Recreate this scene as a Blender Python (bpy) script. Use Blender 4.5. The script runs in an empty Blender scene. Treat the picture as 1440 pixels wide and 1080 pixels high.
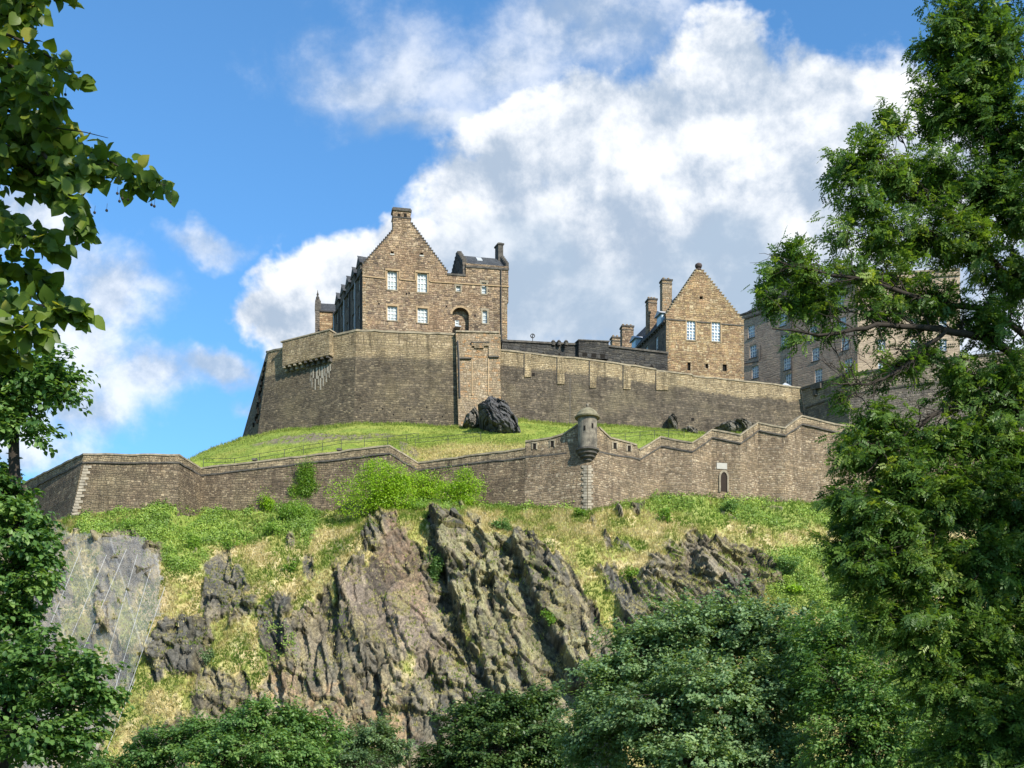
import bpy, math, random
import numpy as np
from mathutils import Vector

random.seed(7)
rng = np.random.default_rng(11)
sc = bpy.context.scene
COL = sc.collection
R = math.radians

# ------------------------------------------------------------------ camera, sky, sun, exposure
FPX, CX, HOR, CAMZ = 1738.0, 720.0, 1130.0, 1.6      # focal length in photo pixels, centre, horizon row, eye height
cam = bpy.data.cameras.new('camera')
cam.sensor_width = 36.0
cam.lens = 36.0 * FPX / 1440.0
cam.shift_y = (HOR - 540.0) / 1440.0
cam.clip_end = 6000.0
cam_o = bpy.data.objects.new('camera', cam)
cam_o.location = (0, 0, CAMZ)
cam_o.rotation_euler = (R(90), 0, 0)
COL.objects.link(cam_o)
sc.camera = cam_o

SUN = Vector((0.50, -0.63, 0.60)).normalized()        # direction towards the sun
sl = bpy.data.lights.new('sun', 'SUN')
sl.energy = 4.6
sl.angle = R(0.5)
sl.color = (1.0, 0.93, 0.82)
so = bpy.data.objects.new('sun', sl)
so.rotation_euler = (-SUN).to_track_quat('-Z', 'Y').to_euler()
so.location = (60, -60, 90)
COL.objects.link(so)

sc.view_settings.view_transform = 'Standard'
sc.view_settings.look = 'None'
sc.view_settings.gamma = 1.0
sc.view_settings.exposure = 0.72
sc.render.engine = 'CYCLES'
sc.cycles.max_bounces = 6
sc.cycles.transparent_max_bounces = 12
sc.cycles.diffuse_bounces = 3

# ------------------------------------------------------------------ node helper
class NT:
    def __init__(s, tree):
        s.t = tree; s.n = tree.nodes; s.l = tree.links
        s.n.clear()
    def add(s, typ, ins=None, **props):
        nd = s.n.new(typ)
        for k, v in props.items():
            setattr(nd, k, v)
        if ins:
            for k, v in ins.items():
                sock = nd.inputs[k]
                if isinstance(v, bpy.types.NodeSocket):
                    s.l.new(v, sock)
                else:
                    sock.default_value = v
        return nd
    def math(s, op, a, b=None, c=None, clamp=False):
        ins = {0: a}
        if b is not None: ins[1] = b
        if c is not None: ins[2] = c
        return s.add('ShaderNodeMath', ins, operation=op, use_clamp=clamp).outputs[0]
    def vmath(s, op, a, b=None, out=0):
        ins = {0: a}
        if b is not None: ins[1] = b
        return s.add('ShaderNodeVectorMath', ins, operation=op).outputs[out]
    def mix(s, f, a, b, blend='MIX'):
        nd = s.n.new('ShaderNodeMix'); nd.data_type = 'RGBA'; nd.blend_type = blend
        nd.clamp_factor = True
        for idx, v in ((0, f), (6, a), (7, b)):
            if isinstance(v, bpy.types.NodeSocket): s.l.new(v, nd.inputs[idx])
            else:
                if idx and len(v) == 3: v = (*v, 1)
                nd.inputs[idx].default_value = v
        return nd.outputs[2]
    def noise(s, vec, scale, detail=4, rough=.55, dist=0.0, out=0):
        return s.add('ShaderNodeTexNoise', {'Vector': vec, 'Scale': scale, 'Detail': detail, 'Roughness': rough, 'Distortion': dist}).outputs[out]
    def ramp(s, f, stops, interp='LINEAR'):
        nd = s.n.new('ShaderNodeValToRGB'); s.l.new(f, nd.inputs[0])
        cr = nd.color_ramp; cr.interpolation = interp
        while len(cr.elements) < len(stops): cr.elements.new(0.5)
        for e, (p, c) in zip(cr.elements, stops):
            e.position = p; e.color = (*c, 1) if len(c) == 3 else c
        return nd.outputs[0]
    def smooth(s, v, a, b, lo=0.0, hi=1.0):
        return s.add('ShaderNodeMapRange', {'Value': v, 'From Min': a, 'From Max': b, 'To Min': lo, 'To Max': hi}, interpolation_type='SMOOTHSTEP').outputs[0]

# ------------------------------------------------------------------ sky with clouds (world)
world = bpy.data.worlds.new('World')
sc.world = world
world.use_nodes = True
def build_sky():
    t = NT(world.node_tree)
    out = t.add('ShaderNodeOutputWorld')
    sky = t.add('ShaderNodeTexSky', sky_type='NISHITA', sun_disc=False)
    sky.sun_elevation = math.asin(SUN.z)
    sky.sun_rotation = math.atan2(SUN.x, SUN.y)
    sky.altitude = 60; sky.air_density = 1.0; sky.dust_density = 0.35; sky.ozone_density = 3.0
    bg = t.add('ShaderNodeBackground', {'Strength': 0.115})
    # clouds: laid out by direction (east/north slope and elevation slope)
    tc = t.add('ShaderNodeTexCoord').outputs['Generated']
    sx = t.add('ShaderNodeSeparateXYZ', {0: tc})
    ay = t.math('MAXIMUM', t.math('ABSOLUTE', sx.outputs[1]), 0.15)
    a = t.math('DIVIDE', sx.outputs[0], ay)
    b = t.math('DIVIDE', sx.outputs[2], ay)
    p = t.add('ShaderNodeCombineXYZ', {0: a, 1: b, 2: 0.0}).outputs[0]
    w1 = t.noise(p, 5.0, 6, .6, 0, out=1)
    w = t.vmath('MULTIPLY', t.vmath('SUBTRACT', w1, (.5, .5, .5)), (.20, .17, 0))
    pw = t.vmath('ADD', p, w)
    def E(cx, cy, rx, ry):
        c = ((cx-CX)/FPX, (HOR-cy)/FPX, 0); r = (FPX/rx, FPX/ry, 1)
        return c, r
    def blob(vec, e, soft=0.55):
        c, r = E(*e)
        v = t.vmath('MULTIPLY', t.vmath('SUBTRACT', vec, c), r)
        ln = t.add('ShaderNodeVectorMath', {0: v}, operation='LENGTH').outputs['Value']
        return t.math('SUBTRACT', 1.0, ln)
    def union(vec, L):
        acc = None
        for e in L:
            k = blob(vec, e)
            acc = k if acc is None else t.add('ShaderNodeMath', {0: acc, 1: k, 2: 0.25}, operation='SMOOTH_MAX').outputs[0]
        return acc
    main = [(1010, 85, 110, 95), (780, 190, 190, 110), (965, 200, 340, 160), (1170, 130, 170, 105),
            (900, 370, 350, 180), (1140, 330, 230, 230), (690, 330, 120, 130), (1280, 240, 130, 200),
            (440, 430, 105, 95), (540, 385, 80, 60), (640, 440, 200, 80)]
    left = [(130, 400, 140, 95), (100, 570, 170, 90), (290, 530, 85, 45), (30, 300, 100, 80), (200, 530, 110, 70), (100, 480, 120, 80), (20, 640, 160, 60),
            (1390, 400, 200, 260)]
    thin = [(310, 318, 80, 30), (680, 60, 360, 110), (540, 90, 190, 90), (800, 30, 220, 90), (600, 150, 180, 60), (200, 380, 80, 40), (330, 590, 60, 30)]
    fb = t.noise(p, 8.5, 12, .62, .12)
    fb = t.math('SUBTRACT', fb, 0.5)
    fine = t.math('SUBTRACT', t.noise(p, 26.0, 6, .6), 0.5)
    D1 = t.math('ADD', union(pw, main), t.math('ADD', t.math('MULTIPLY', fb, 1.1), t.math('MULTIPLY', fine, .22)))
    D2 = t.math('ADD', union(pw, left), t.math('ADD', t.math('MULTIPLY', fb, 1.5), t.math('MULTIPLY', fine, .22)))
    D3 = t.math('ADD', union(pw, thin), t.math('ADD', t.math('MULTIPLY', fb, 1.9), t.math('MULTIPLY', fine, .3)))
    c1 = t.smooth(D1, 0.0, 0.33)
    c2 = t.smooth(D2, 0.0, 0.75, 0, .85)
    c3 = t.smooth(D3, -0.05, 1.0, 0, .72)
    # billow shading: density compared with the density a step towards the sun (up and right)
    off = t.vmath('ADD', p, (0.012, 0.030, 0.0))
    fb2 = t.math('SUBTRACT', t.noise(off, 8.5, 12, .62, .12), 0.5)
    relief = t.math('SUBTRACT', fb, fb2)
    bright = t.math('ADD', t.math('MULTIPLY', relief, 3.0), 0.55)
    # thick undersides of the cloud bank are grey
    grey = union(pw, [(900, 430, 330, 120), (760, 370, 130, 70), (680, 440, 110, 80), (1080, 400, 100, 110), (1000, 340, 140, 50)])
    grey = t.smooth(t.math('ADD', grey, t.math('MULTIPLY', fb, 2.0)), -0.15, .85)
    white = t.smooth(t.math('SUBTRACT', bright, t.math('MULTIPLY', grey, .38)), .1, .95)
    ccol = t.mix(white, (.42, .52, .66), (1.0, 1.02, 1.05))
    ccol = t.mix(t.math('MULTIPLY', grey, .42), ccol, (.42, .55, .70))
    cov = t.math('MAXIMUM', t.math('MAXIMUM', c1, c2), c3)
    # other parts of the sky, seen only in reflections and as fill light
    side = t.smooth(t.math('ABSOLUTE', a), .6, .9)
    gen = t.math('MULTIPLY', t.smooth(t.noise(tc, 3.0, 7, .55), .48, .62), side)
    cov = t.math('MAXIMUM', cov, gen)
    k = 1.0/0.115
    cc = t.mix(1.0, ccol, (k*.67, k*.67, k*.67), 'MULTIPLY')
    skc = t.mix(1.0, sky.outputs[0], SKYTINT, 'MULTIPLY')
    t.l.new(t.mix(cov, skc, cc), bg.inputs[0])
    t.l.new(bg.outputs[0], out.inputs[0])
SKYTINT = (0.66, 1.07, 1.27)
build_sky()

# ------------------------------------------------------------------ coordinates
def P(x, y, Y):
    return ((x-CX)/FPX*Y, Y, CAMZ + (HOR-y)/FPX*Y)

# ------------------------------------------------------------------ numpy noise
def _h(ix, iy, s):
    ix = ix.astype(np.int64); iy = iy.astype(np.int64)
    n = (ix*374761393 + iy*668265263 + s*1442695041) & 0x7fffffff
    n = ((n ^ (n >> 13)) * 1274126177) & 0x7fffffff
    n = ((n ^ (n >> 16)) * 461845907) & 0x7fffffff
    n = n ^ (n >> 15)
    return (n & 0xffff) / 65536.0
def vnoise(x, y, s=0):
    ix = np.floor(x); iy = np.floor(y); fx = x-ix; fy = y-iy
    fx = fx*fx*fx*(fx*(fx*6-15)+10); fy = fy*fy*fy*(fy*(fy*6-15)+10)
    a = _h(ix, iy, s); b = _h(ix+1, iy, s); c = _h(ix, iy+1, s); d = _h(ix+1, iy+1, s)
    return (a*(1-fx)+b*fx)*(1-fy) + (c*(1-fx)+d*fx)*fy
def fbm(x, y, s=0, o=4, g=.5):
    r = 0; A = 1; T = 0
    for i in range(o):
        r = r + A*vnoise(x*2**i+17.3*i, y*2**i-9.1*i, s+i); T += A; A *= g
    return r/T            # 0..1
def worley(x, y, s=0):
    """nearest feature: distance F1, F2, and cell ids -> (f1, f2, dx, dy, rnd1, rnd2)"""
    ix = np.floor(x); iy = np.floor(y)
    f1 = np.full(x.shape, 9.0); f2 = np.full(x.shape, 9.0)
    bx = np.zeros(x.shape); by = np.zeros(x.shape); r1 = np.zeros(x.shape); r2 = np.zeros(x.shape)
    for dx in (-1, 0, 1):
        for dy in (-1, 0, 1):
            jx = ix+dx; jy = iy+dy
            px = jx+_h(jx, jy, s+1); py = jy+_h(jx, jy, s+2)
            d = np.maximum(np.abs(px-x), np.abs(py-y))*.7+np.hypot(px-x, py-y)*.3
            m = d < f1
            f2 = np.where(m, f1, np.minimum(f2, d))
            bx = np.where(m, x-px, bx); by = np.where(m, y-py, by)
            r1 = np.where(m, _h(jx, jy, s+3), r1); r2 = np.where(m, _h(jx, jy, s+4), r2)
            f1 = np.where(m, d, f1)
    return f1, f2, bx, by, r1, r2
def sstep(a, b, v):
    t = np.clip((v-a)/(b-a), 0, 1); return t*t*(3-2*t)
def poly_sd(px, py, poly):
    """signed distance to a polygon, positive inside"""
    d = np.full(px.shape, 1e9); ins = np.zeros(px.shape, bool)
    n = len(poly)
    for i in range(n):
        ax, ay = poly[i]; bx, by = poly[(i+1) % n]
        ex, ey = bx-ax, by-ay
        t = np.clip(((px-ax)*ex+(py-ay)*ey)/(ex*ex+ey*ey), 0, 1)
        d = np.minimum(d, np.hypot(px-ax-t*ex, py-ay-t*ey))
        c = ((ay > py) != (by > py)) & (px < (bx-ax)*(py-ay)/((by-ay) if by != ay else 1e-9)+ax)
        ins ^= c
    return np.where(ins, d, -d)

# ------------------------------------------------------------------ objects
ORG = {}
def tag(o, label=None, cat=None, group=None, kind=None):
    if label: o['label'] = label
    if cat: o['category'] = cat
    if group: o['group'] = group
    if kind: o['kind'] = kind
    return o
def thing(name, loc, label, cat, group=None):
    o = bpy.data.objects.new(name, None); COL.objects.link(o)
    o.location = loc; o.empty_display_size = .5
    ORG[o.name] = tuple(loc)
    return tag(o, label, cat, group)
def link_mesh(name, me, mat, parent=None):
    o = bpy.data.objects.new(name, me); COL.objects.link(o)
    if mat: me.materials.append(mat)
    if parent is not None:
        o.parent = parent; ORG[o.name] = ORG[parent.name]
    else:
        ORG[o.name] = (0, 0, 0)
    return o
def np_mesh(name, V, F, mat, parent=None, attrs=None, smooth=False, loc=None, uv=True):
    """V (n,3) world, F (m,k) int array (k = 3 or 4) -> one mesh object"""
    V = np.asarray(V, float); F = np.asarray(F)
    org = ORG[parent.name] if parent is not None else (loc or (0, 0, 0))
    me = bpy.data.meshes.new(name)
    m, k = F.shape
    me.vertices.add(len(V)); me.loops.add(m*k); me.polygons.add(m)
    me.vertices.foreach_set('co', (V-np.array(org)).astype(np.float32).ravel())
    me.loops.foreach_set('vertex_index', F.astype(np.int32).ravel())
    me.polygons.foreach_set('loop_start', (np.arange(m)*k).astype(np.int32))
    if smooth: me.polygons.foreach_set('use_smooth', np.ones(m, bool))
    me.update(calc_edges=True)
    for an, (dt, arr) in (attrs or {}).items():
        at = me.attributes.new(an, dt, 'POINT')
        at.data.foreach_set('color' if dt == 'FLOAT_COLOR' else 'value', np.asarray(arr, np.float32).ravel())
    if uv: box_uv(me, V)
    o = link_mesh(name, me, mat, parent)
    if parent is None and loc: o.location = loc; ORG[o.name] = tuple(loc)
    return o
def box_uv(me, V):
    """u along the wall, v up, in metres"""
    n = len(me.polygons)
    if not n: return
    nor = np.empty(n*3, np.float32); me.polygons.foreach_get('normal', nor); nor = nor.reshape(-1, 3)
    li = np.empty(len(me.loops), np.int32); me.loops.foreach_get('vertex_index', li)
    tot = np.empty(n, np.int32); me.polygons.foreach_get('loop_total', tot)
    fi = np.repeat(np.arange(n), tot)
    N = nor[fi]; C = V[li]
    h = np.hypot(N[:, 0], N[:, 1]); hh = np.maximum(h, 1e-6)
    tx = -N[:, 1]/hh; ty = N[:, 0]/hh
    flat = h < .5
    # snap the direction so that neighbouring faces of one wall share it
    u = np.where(flat, C[:, 0], C[:, 0]*tx + C[:, 1]*ty)
    v = np.where(flat, C[:, 1], C[:, 2])
    uvl = me.uv_layers.new(name='UVMap')
    uvl.data.foreach_set('uv', np.stack([u, v], 1).astype(np.float32).ravel())
class MB:
    def __init__(s): s.v = []; s.f = []; s.dt = []
    def face(s, pts, dts=None):
        i = len(s.v); s.v += [tuple(p) for p in pts]; s.f.append(list(range(i, i+len(pts))))
        s.dt += list(dts) if dts else [9.0]*len(pts)
    def hexa(s, A, B, dts=None):
        """A, B: front and back loops of four points"""
        i = len(s.v); s.v += [tuple(p) for p in A]+[tuple(p) for p in B]
        s.dt += (list(dts)*2 if dts else [9.0]*8)
        s.f += [[i, i+1, i+2, i+3], [i+7, i+6, i+5, i+4]]
        for a in range(4):
            b = (a+1) % 4
            s.f.append([i+b, i+a, i+4+a, i+4+b])
    def box(s, c, u, v, w):
        """centre and three half-vectors"""
        c = np.array(c, float); u = np.array(u, float); v = np.array(v, float); w = np.array(w, float)
        A = [c-u-v-w, c+u-v-w, c+u+v-w, c-u+v-w]; B = [c-u-v+w, c+u-v+w, c+u+v+w, c-u+v+w]
        s.hexa(A, B)
    def prism(s, base, top):
        n = len(base); i = len(s.v)
        s.v += [tuple(p) for p in base]+[tuple(p) for p in top]; s.dt += [9.0]*(2*n)
        s.f += [list(range(i+n-1, i-1, -1)), list(range(i+n, i+2*n))]
        for a in range(n):
            b = (a+1) % n; s.f.append([i+a, i+b, i+n+b, i+n+a])
    def lathe(s, c, prof, n=24, a0=0):
        i = len(s.v); m = len(prof)
        for (r, z) in prof:
            for k in range(n):
                an = 2*math.pi*k/n+a0
                s.v.append((c[0]+r*math.cos(an), c[1]+r*math.sin(an), c[2]+z)); s.dt.append(9.0)
        for j in range(m-1):
            for k in range(n):
                k2 = (k+1) % n
                s.f.append([i+j*n+k, i+j*n+k2, i+(j+1)*n+k2, i+(j+1)*n+k])
        s.f.append([i+k for k in range(n)][::-1]); s.f.append([i+(m-1)*n+k for k in range(n)])
    def tube(s, pts, r, n=6):
        V, F = tube_np(pts, r, n)
        i = len(s.v); s.v += [tuple(p) for p in V]; s.dt += [9.0]*len(V)
        s.f += [[i+a for a in f] for f in F.tolist()]
    def build(s, name, mat, parent=None, smooth=False):
        org = np.array(ORG[parent.name] if parent is not None else (0, 0, 0), float)
        V = np.array(s.v, float)
        me = bpy.data.meshes.new(name)
        me.from_pydata([tuple(p) for p in (V-org)], [], s.f)
        me.update()
        if smooth: me.polygons.foreach_set('use_smooth', np.ones(len(me.polygons), bool))
        at = me.attributes.new('dt', 'FLOAT', 'POINT'); at.data.foreach_set('value', np.array(s.dt, np.float32))
        box_uv(me, V)
        return link_mesh(name, me, mat, parent)
def tube_np(pts, r, n=6):
    pts = np.array(pts, float); m = len(pts)
    r = np.array(r if hasattr(r, '__len__') else [r]*m, float)
    T = np.gradient(pts, axis=0); T /= np.maximum(np.linalg.norm(T, axis=1, keepdims=True), 1e-9)
    ref = np.where(np.abs(T[:, 2:3]) > .9, np.array([[1., 0, 0]]), np.array([[0, 0, 1.]]))
    A = np.cross(T, ref); A /= np.maximum(np.linalg.norm(A, axis=1, keepdims=True), 1e-9)
    B = np.cross(T, A)
    an = np.arange(n)*2*math.pi/n
    V = pts[:, None]+r[:, None, None]*(A[:, None]*np.cos(an)[None, :, None]+B[:, None]*np.sin(an)[None, :, None])
    i = np.arange((m-1)*n).reshape(m-1, n); j = np.roll(i, -1, 1)
    F = np.stack([i, j, j+n, i+n], -1).reshape(-1, 4)
    return V.reshape(-1, 3), F
class Tubes:
    def __init__(s): s.V = []; s.F = []; s.n = 0
    def add(s, pts, r, n=5):
        V, F = tube_np(pts, r, n); s.V.append(V); s.F.append(F+s.n); s.n += len(V)
    def build(s, name, mat, parent):
        return np_mesh(name, np.concatenate(s.V), np.concatenate(s.F), mat, parent, smooth=True, uv=False)

# ------------------------------------------------------------------ materials
def new_mat(name):
    m = bpy.data.materials.new(name); m.use_nodes = True
    return m, NT(m.node_tree)
def finish(t, col, rough=.9, bump=None, bstr=.5, bdist=.05, spec=.2, metal=0.0):
    ins = {'Base Color': col, 'Roughness': rough, 'Specular IOR Level': spec, 'Metallic': metal}
    if bump is not None:
        ins['Normal'] = t.add('ShaderNodeBump', {'Strength': bstr, 'Distance': bdist, 'Height': bump}).outputs[0]
    b = t.add('ShaderNodeBsdfPrincipled', ins)
    o = t.add('ShaderNodeOutputMaterial'); t.l.new(b.outputs[0], o.inputs[0])
def masonry(name, cols, w=.55, h=.26, band=None, bandcols=None, patch=None, dark=.5, jitter=.9, mortar=None, soot=0.35, bs=.9, rough_=2.0, tone=(1, 1, 1), body=(1, 1, 1)):
    """coursed rubble: stones of w x h metres, colour per stone from cols;
       band = depth below the wall top down to which bandcols are used"""
    m, t = new_mat(name)
    uv = t.add('ShaderNodeUVMap').outputs[0]
    pos = t.add('ShaderNodeNewGeometry').outputs['Position']
    su = t.add('ShaderNodeSeparateXYZ', {0: uv}); U_, V_ = su.outputs[0], su.outputs[1]
    wob_ = t.math('SUBTRACT', t.noise(uv, 1.5/w*.5, 3, .65), .5)
    vv = t.math('ADD', t.math('DIVIDE', V_, h), t.math('MULTIPLY', wob_, rough_))
    vv = t.math('ADD', vv, t.math('MULTIPLY', t.add('ShaderNodeTexNoise', {'W': V_, 'Scale': .9/h*.3, 'Detail': 2.0}, noise_dimensions='1D').outputs[0], 2.2))
    row = t.math('FLOOR', vv)
    rr = t.add('ShaderNodeTexWhiteNoise', {'W': row}, noise_dimensions='1D').outputs['Value']
    cu = t.add('ShaderNodeCombineXYZ', {0: t.math('DIVIDE', U_, w), 1: t.math('MULTIPLY', row, 7.31), 2: 0.0}).outputs[0]
    un = t.noise(cu, .8, 2, .5)
    uu = t.math('ADD', t.math('MULTIPLY', t.math('DIVIDE', U_, w), t.math('ADD', t.math('MULTIPLY', rr, 1.0), 1.0)), t.math('ADD', t.math('MULTIPLY', rr, 37.0), t.math('MULTIPLY', un, 2.4)))
    uu = t.math('ADD', uu, t.math('MULTIPLY', wob_, rough_*.6))
    cell = t.math('FLOOR', uu)
    cid = t.add('ShaderNodeCombineXYZ', {0: cell, 1: row, 2: 0.0}).outputs[0]
    wn = t.add('ShaderNodeTexWhiteNoise', {'Vector': cid}, noise_dimensions='2D')
    sp = t.add('ShaderNodeSeparateColor', {0: wn.outputs['Color']})
    eu = t.math('MULTIPLY', t.math('PINGPONG', uu, .5), w*1.1/h); ev_ = t.math('PINGPONG', vv, .5)
    edge = t.math('MULTIPLY', t.math('MINIMUM', eu, ev_), .8)
    wm_ = lambda L: [(a*tone[0], b*tone[1], c_*tone[2]) for a, b, c_ in L]
    cols = [(a*body[0], b*body[1], c_*body[2]) for a, b, c_ in wm_(cols)]; bandcols = wm_(bandcols) if bandcols else None
    n = len(cols)
    c = t.ramp(sp.outputs[0], [(i/max(n-1, 1), k) for i, k in enumerate(cols)])
    if bandcols:
        nb = len(bandcols)
        cb = t.ramp(sp.outputs[0], [(i/max(nb-1, 1), k) for i, k in enumerate(bandcols)])
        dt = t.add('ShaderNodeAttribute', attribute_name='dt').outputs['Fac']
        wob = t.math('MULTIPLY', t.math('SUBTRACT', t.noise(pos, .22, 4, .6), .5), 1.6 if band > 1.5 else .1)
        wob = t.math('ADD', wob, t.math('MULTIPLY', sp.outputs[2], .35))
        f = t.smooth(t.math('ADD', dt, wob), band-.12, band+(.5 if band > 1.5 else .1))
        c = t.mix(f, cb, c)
    # weathering
    big = t.noise(pos, .16, 5, .62)
    if patch:
        c = t.mix(t.smooth(big, .48, .66, 0, .75), c, t.mix(.5, c, patch))
    streak = t.noise(t.vmath('MULTIPLY', pos, (.9, .9, .16)), 1.0, 5, .65)
    c = t.mix(t.smooth(streak, .46, .68, 0, dark*1.25), c, t.mix(1.0, c, (.42, .42, .43), 'MULTIPLY'))
    dtw = t.add('ShaderNodeAttribute', attribute_name='dt').outputs['Fac']
    run = t.noise(t.vmath('MULTIPLY', uv, (1.5, .10, 1)), 1.0, 4, .7)
    runm = t.math('MULTIPLY', t.smooth(run, .52, .66), t.smooth(dtw, 7.0, .3, 0, .75))
    c = t.mix(runm, c, t.mix(1.0, c, (.33, .33, .33), 'MULTIPLY'))
    blotch = t.noise(t.vmath('MULTIPLY', pos, (1, 1, 1.5)), .34, 6, .7)
    c = t.mix(t.smooth(blotch, .50, .60, 0, .5), c, t.mix(1.0, c, (.56, .55, .56), 'MULTIPLY'))
    c = t.mix(t.smooth(blotch, .46, .36, 0, .5), c, t.mix(1.0, c, (1.35, 1.3, 1.2), 'MULTIPLY'))
    spots = t.noise(pos, 2.6, 3, .7)
    c = t.mix(t.smooth(spots, .58, .7, 0, soot), c, (.035, .033, .03))
    c = t.mix(t.smooth(t.noise(pos, 1.2, 4, .7), .50, .66, 0, .3), c, t.mix(1.0, c, (.55, .54, .53), 'MULTIPLY'))
    c = t.mix(t.smooth(t.noise(pos, 4.5, 3, .7), .55, .72, 0, .4), c, t.mix(1.0, c, (1.5, 1.45, 1.35), 'MULTIPLY'))
    ms = t.smooth(t.math('ADD', edge, t.math('MULTIPLY', t.math('SUBTRACT', t.noise(uv, 4.0/w, 2), .5), .12)), 0.0, .12, .25, 1.0)
    c = t.mix(ms, mortar or (.075, .068, .058), c)
    bumpv = t.math('ADD', t.math('MULTIPLY', t.smooth(edge, 0, .2), 1.0),
                   t.math('ADD', t.math('MULTIPLY', sp.outputs[1], .6), t.math('MULTIPLY', t.noise(pos, 5, 5, .65), 1.0)))
    finish(t, c, .93, bumpv, bs, .09, .15)
    return m
def plain_stone(name, a, b, sc_=3.0, dark=.5, rough=.9):
    m, t = new_mat(name)
    pos = t.add('ShaderNodeNewGeometry').outputs['Position']
    c = t.mix(t.smooth(t.noise(pos, sc_, 6, .65), .35, .65), a, b)
    c = t.mix(t.smooth(t.noise(t.vmath('MULTIPLY', pos, (1, 1, .5)), .9, 5, .7), .5, .7, 0, dark), c, (.04, .038, .034))
    finish(t, c, rough, t.noise(pos, sc_*3, 5, .7), .6, .05, .2)
    return m
def flat_mat(name, col, rough=.5, spec=.3, var=.2, metal=0.0):
    m, t = new_mat(name)
    pos = t.add('ShaderNodeNewGeometry').outputs['Position']
    k = 1-var
    c = t.mix(t.noise(pos, 2.0, 4, .6), tuple(x*k for x in col), tuple(min(1, x*(1+var)) for x in col))
    finish(t, c, rough, None, spec=spec, metal=metal)
    return m
M = {}
M['house'] = masonry('warm_rubble', [(.31, .21, .125), (.41, .285, .17), (.22, .155, .105), (.50, .37, .235), (.34, .225, .145), (.13, .095, .07), (.45, .31, .19)],
                     
                     .62, .27, tone=(.88, .93, .98), patch=(.34, .21, .12), dark=.45, soot=.6, mortar=(.16, .115, .07))
M['house_pale'] = masonry('golden_rubble', [(.42, .27, .13), (.52, .36, .18), (.30, .19, .10), (.56, .42, .24), (.44, .27, .14), (.24, .155, .09), (.50, .33, .18)],
                     .66, .27, tone=(.84, .90, .98), patch=(.36, .22, .13), dark=.35, soot=.5, mortar=(.20, .14, .08))
M['side'] = masonry('shaded_rubble', [(.15, .13, .11), (.20, .165, .13), (.11, .10, .09), (.18, .15, .12)], .6, .28, dark=.4)  # side walls' shade is put into these darker, greyer stone colours
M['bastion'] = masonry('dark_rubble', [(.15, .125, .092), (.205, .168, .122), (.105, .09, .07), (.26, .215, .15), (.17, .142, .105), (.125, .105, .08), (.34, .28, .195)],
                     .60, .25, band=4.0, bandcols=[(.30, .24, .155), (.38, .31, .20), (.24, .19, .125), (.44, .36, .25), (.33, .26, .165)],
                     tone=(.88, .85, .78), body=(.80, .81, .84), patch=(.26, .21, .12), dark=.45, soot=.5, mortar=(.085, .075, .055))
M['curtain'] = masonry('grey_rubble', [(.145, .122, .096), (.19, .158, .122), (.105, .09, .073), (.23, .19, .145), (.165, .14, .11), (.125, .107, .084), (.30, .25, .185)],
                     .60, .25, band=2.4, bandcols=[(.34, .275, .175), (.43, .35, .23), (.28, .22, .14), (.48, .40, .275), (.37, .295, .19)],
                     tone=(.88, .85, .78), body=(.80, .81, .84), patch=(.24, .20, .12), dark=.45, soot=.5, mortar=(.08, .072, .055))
M['lower'] = masonry('mixed_rubble', [(.26, .20, .14), (.33, .26, .18), (.19, .15, .105), (.42, .34, .245), (.28, .215, .15), (.23, .175, .125), (.52, .44, .33)],
                     .46, .24, band=1.05, bandcols=[(.36, .29, .20), (.44, .36, .25), (.28, .225, .155), (.52, .43, .30)], tone=(.88, .85, .79), patch=(.25, .19, .11), dark=.5, soot=.5, mortar=(.15, .128, .10))
M['lower_dark'] = masonry('brown_rubble', [(.175, .138, .10), (.225, .175, .128), (.125, .10, .075), (.29, .235, .17), (.19, .148, .108), (.14, .112, .085), (.40, .33, .24)],
                     .50, .24, band=1.05, bandcols=[(.30, .245, .17), (.38, .31, .215), (.22, .18, .125), (.46, .385, .27)], tone=(.84, .81, .73), patch=(.20, .17, .10), dark=.5, soot=.5, mortar=(.085, .072, .058))
M['tan'] = masonry('tan_ashlar', [(.30, .235, .145), (.38, .30, .19), (.26, .195, .12), (.42, .34, .23), (.40, .235, .105)], .6, .3, tone=(.95, .93, .95), dark=.4, soot=.35, mortar=(.21, .17, .11))
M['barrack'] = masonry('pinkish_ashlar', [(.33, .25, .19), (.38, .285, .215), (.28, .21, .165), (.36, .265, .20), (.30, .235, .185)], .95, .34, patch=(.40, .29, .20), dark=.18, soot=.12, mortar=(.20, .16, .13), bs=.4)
M['barrack_lit'] = masonry('sunlit_ashlar', [(.38, .30, .215), (.43, .34, .245), (.33, .26, .19)], 1.0, .36, dark=.12, soot=.08, mortar=(.28, .21, .15), bs=.4)  # paler copy of the barrack stone, brighter sunlight put into its colour
M['quoin'] = plain_stone('quoin_stone', (.25, .215, .16), (.36, .315, .24), 2.2, .5)
M['coping'] = plain_stone('coping_stone', (.20, .168, .12), (.32, .27, .19), 1.6, .5)
M['dressing'] = plain_stone('orange_dressing', (.29, .205, .115), (.38, .275, .165), 2.5, .2)
M['blackstone'] = masonry('blackened_ashlar', [(.045, .045, .043), (.065, .063, .06), (.035, .035, .034), (.09, .083, .07), (.05, .05, .048)], 1.0, .36, dark=.3, soot=.3)
M['cap'] = plain_stone('dark_capstone', (.055, .050, .045), (.11, .10, .085), 2.2, .4)
M['turret'] = plain_stone('turret_stone', (.12, .105, .085), (.24, .21, .16), 1.7, .75)
M['dome'] = plain_stone('mossy_dome', (.15, .135, .085), (.24, .215, .14), 2.0, .3)
M['slate'] = masonry('slate', [(.055, .06, .068), (.075, .082, .09), (.045, .05, .057), (.09, .095, .10)], .30, .22, rough_=.05, dark=.2, soot=.1, mortar=(.035, .038, .042), bs=.4)
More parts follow.
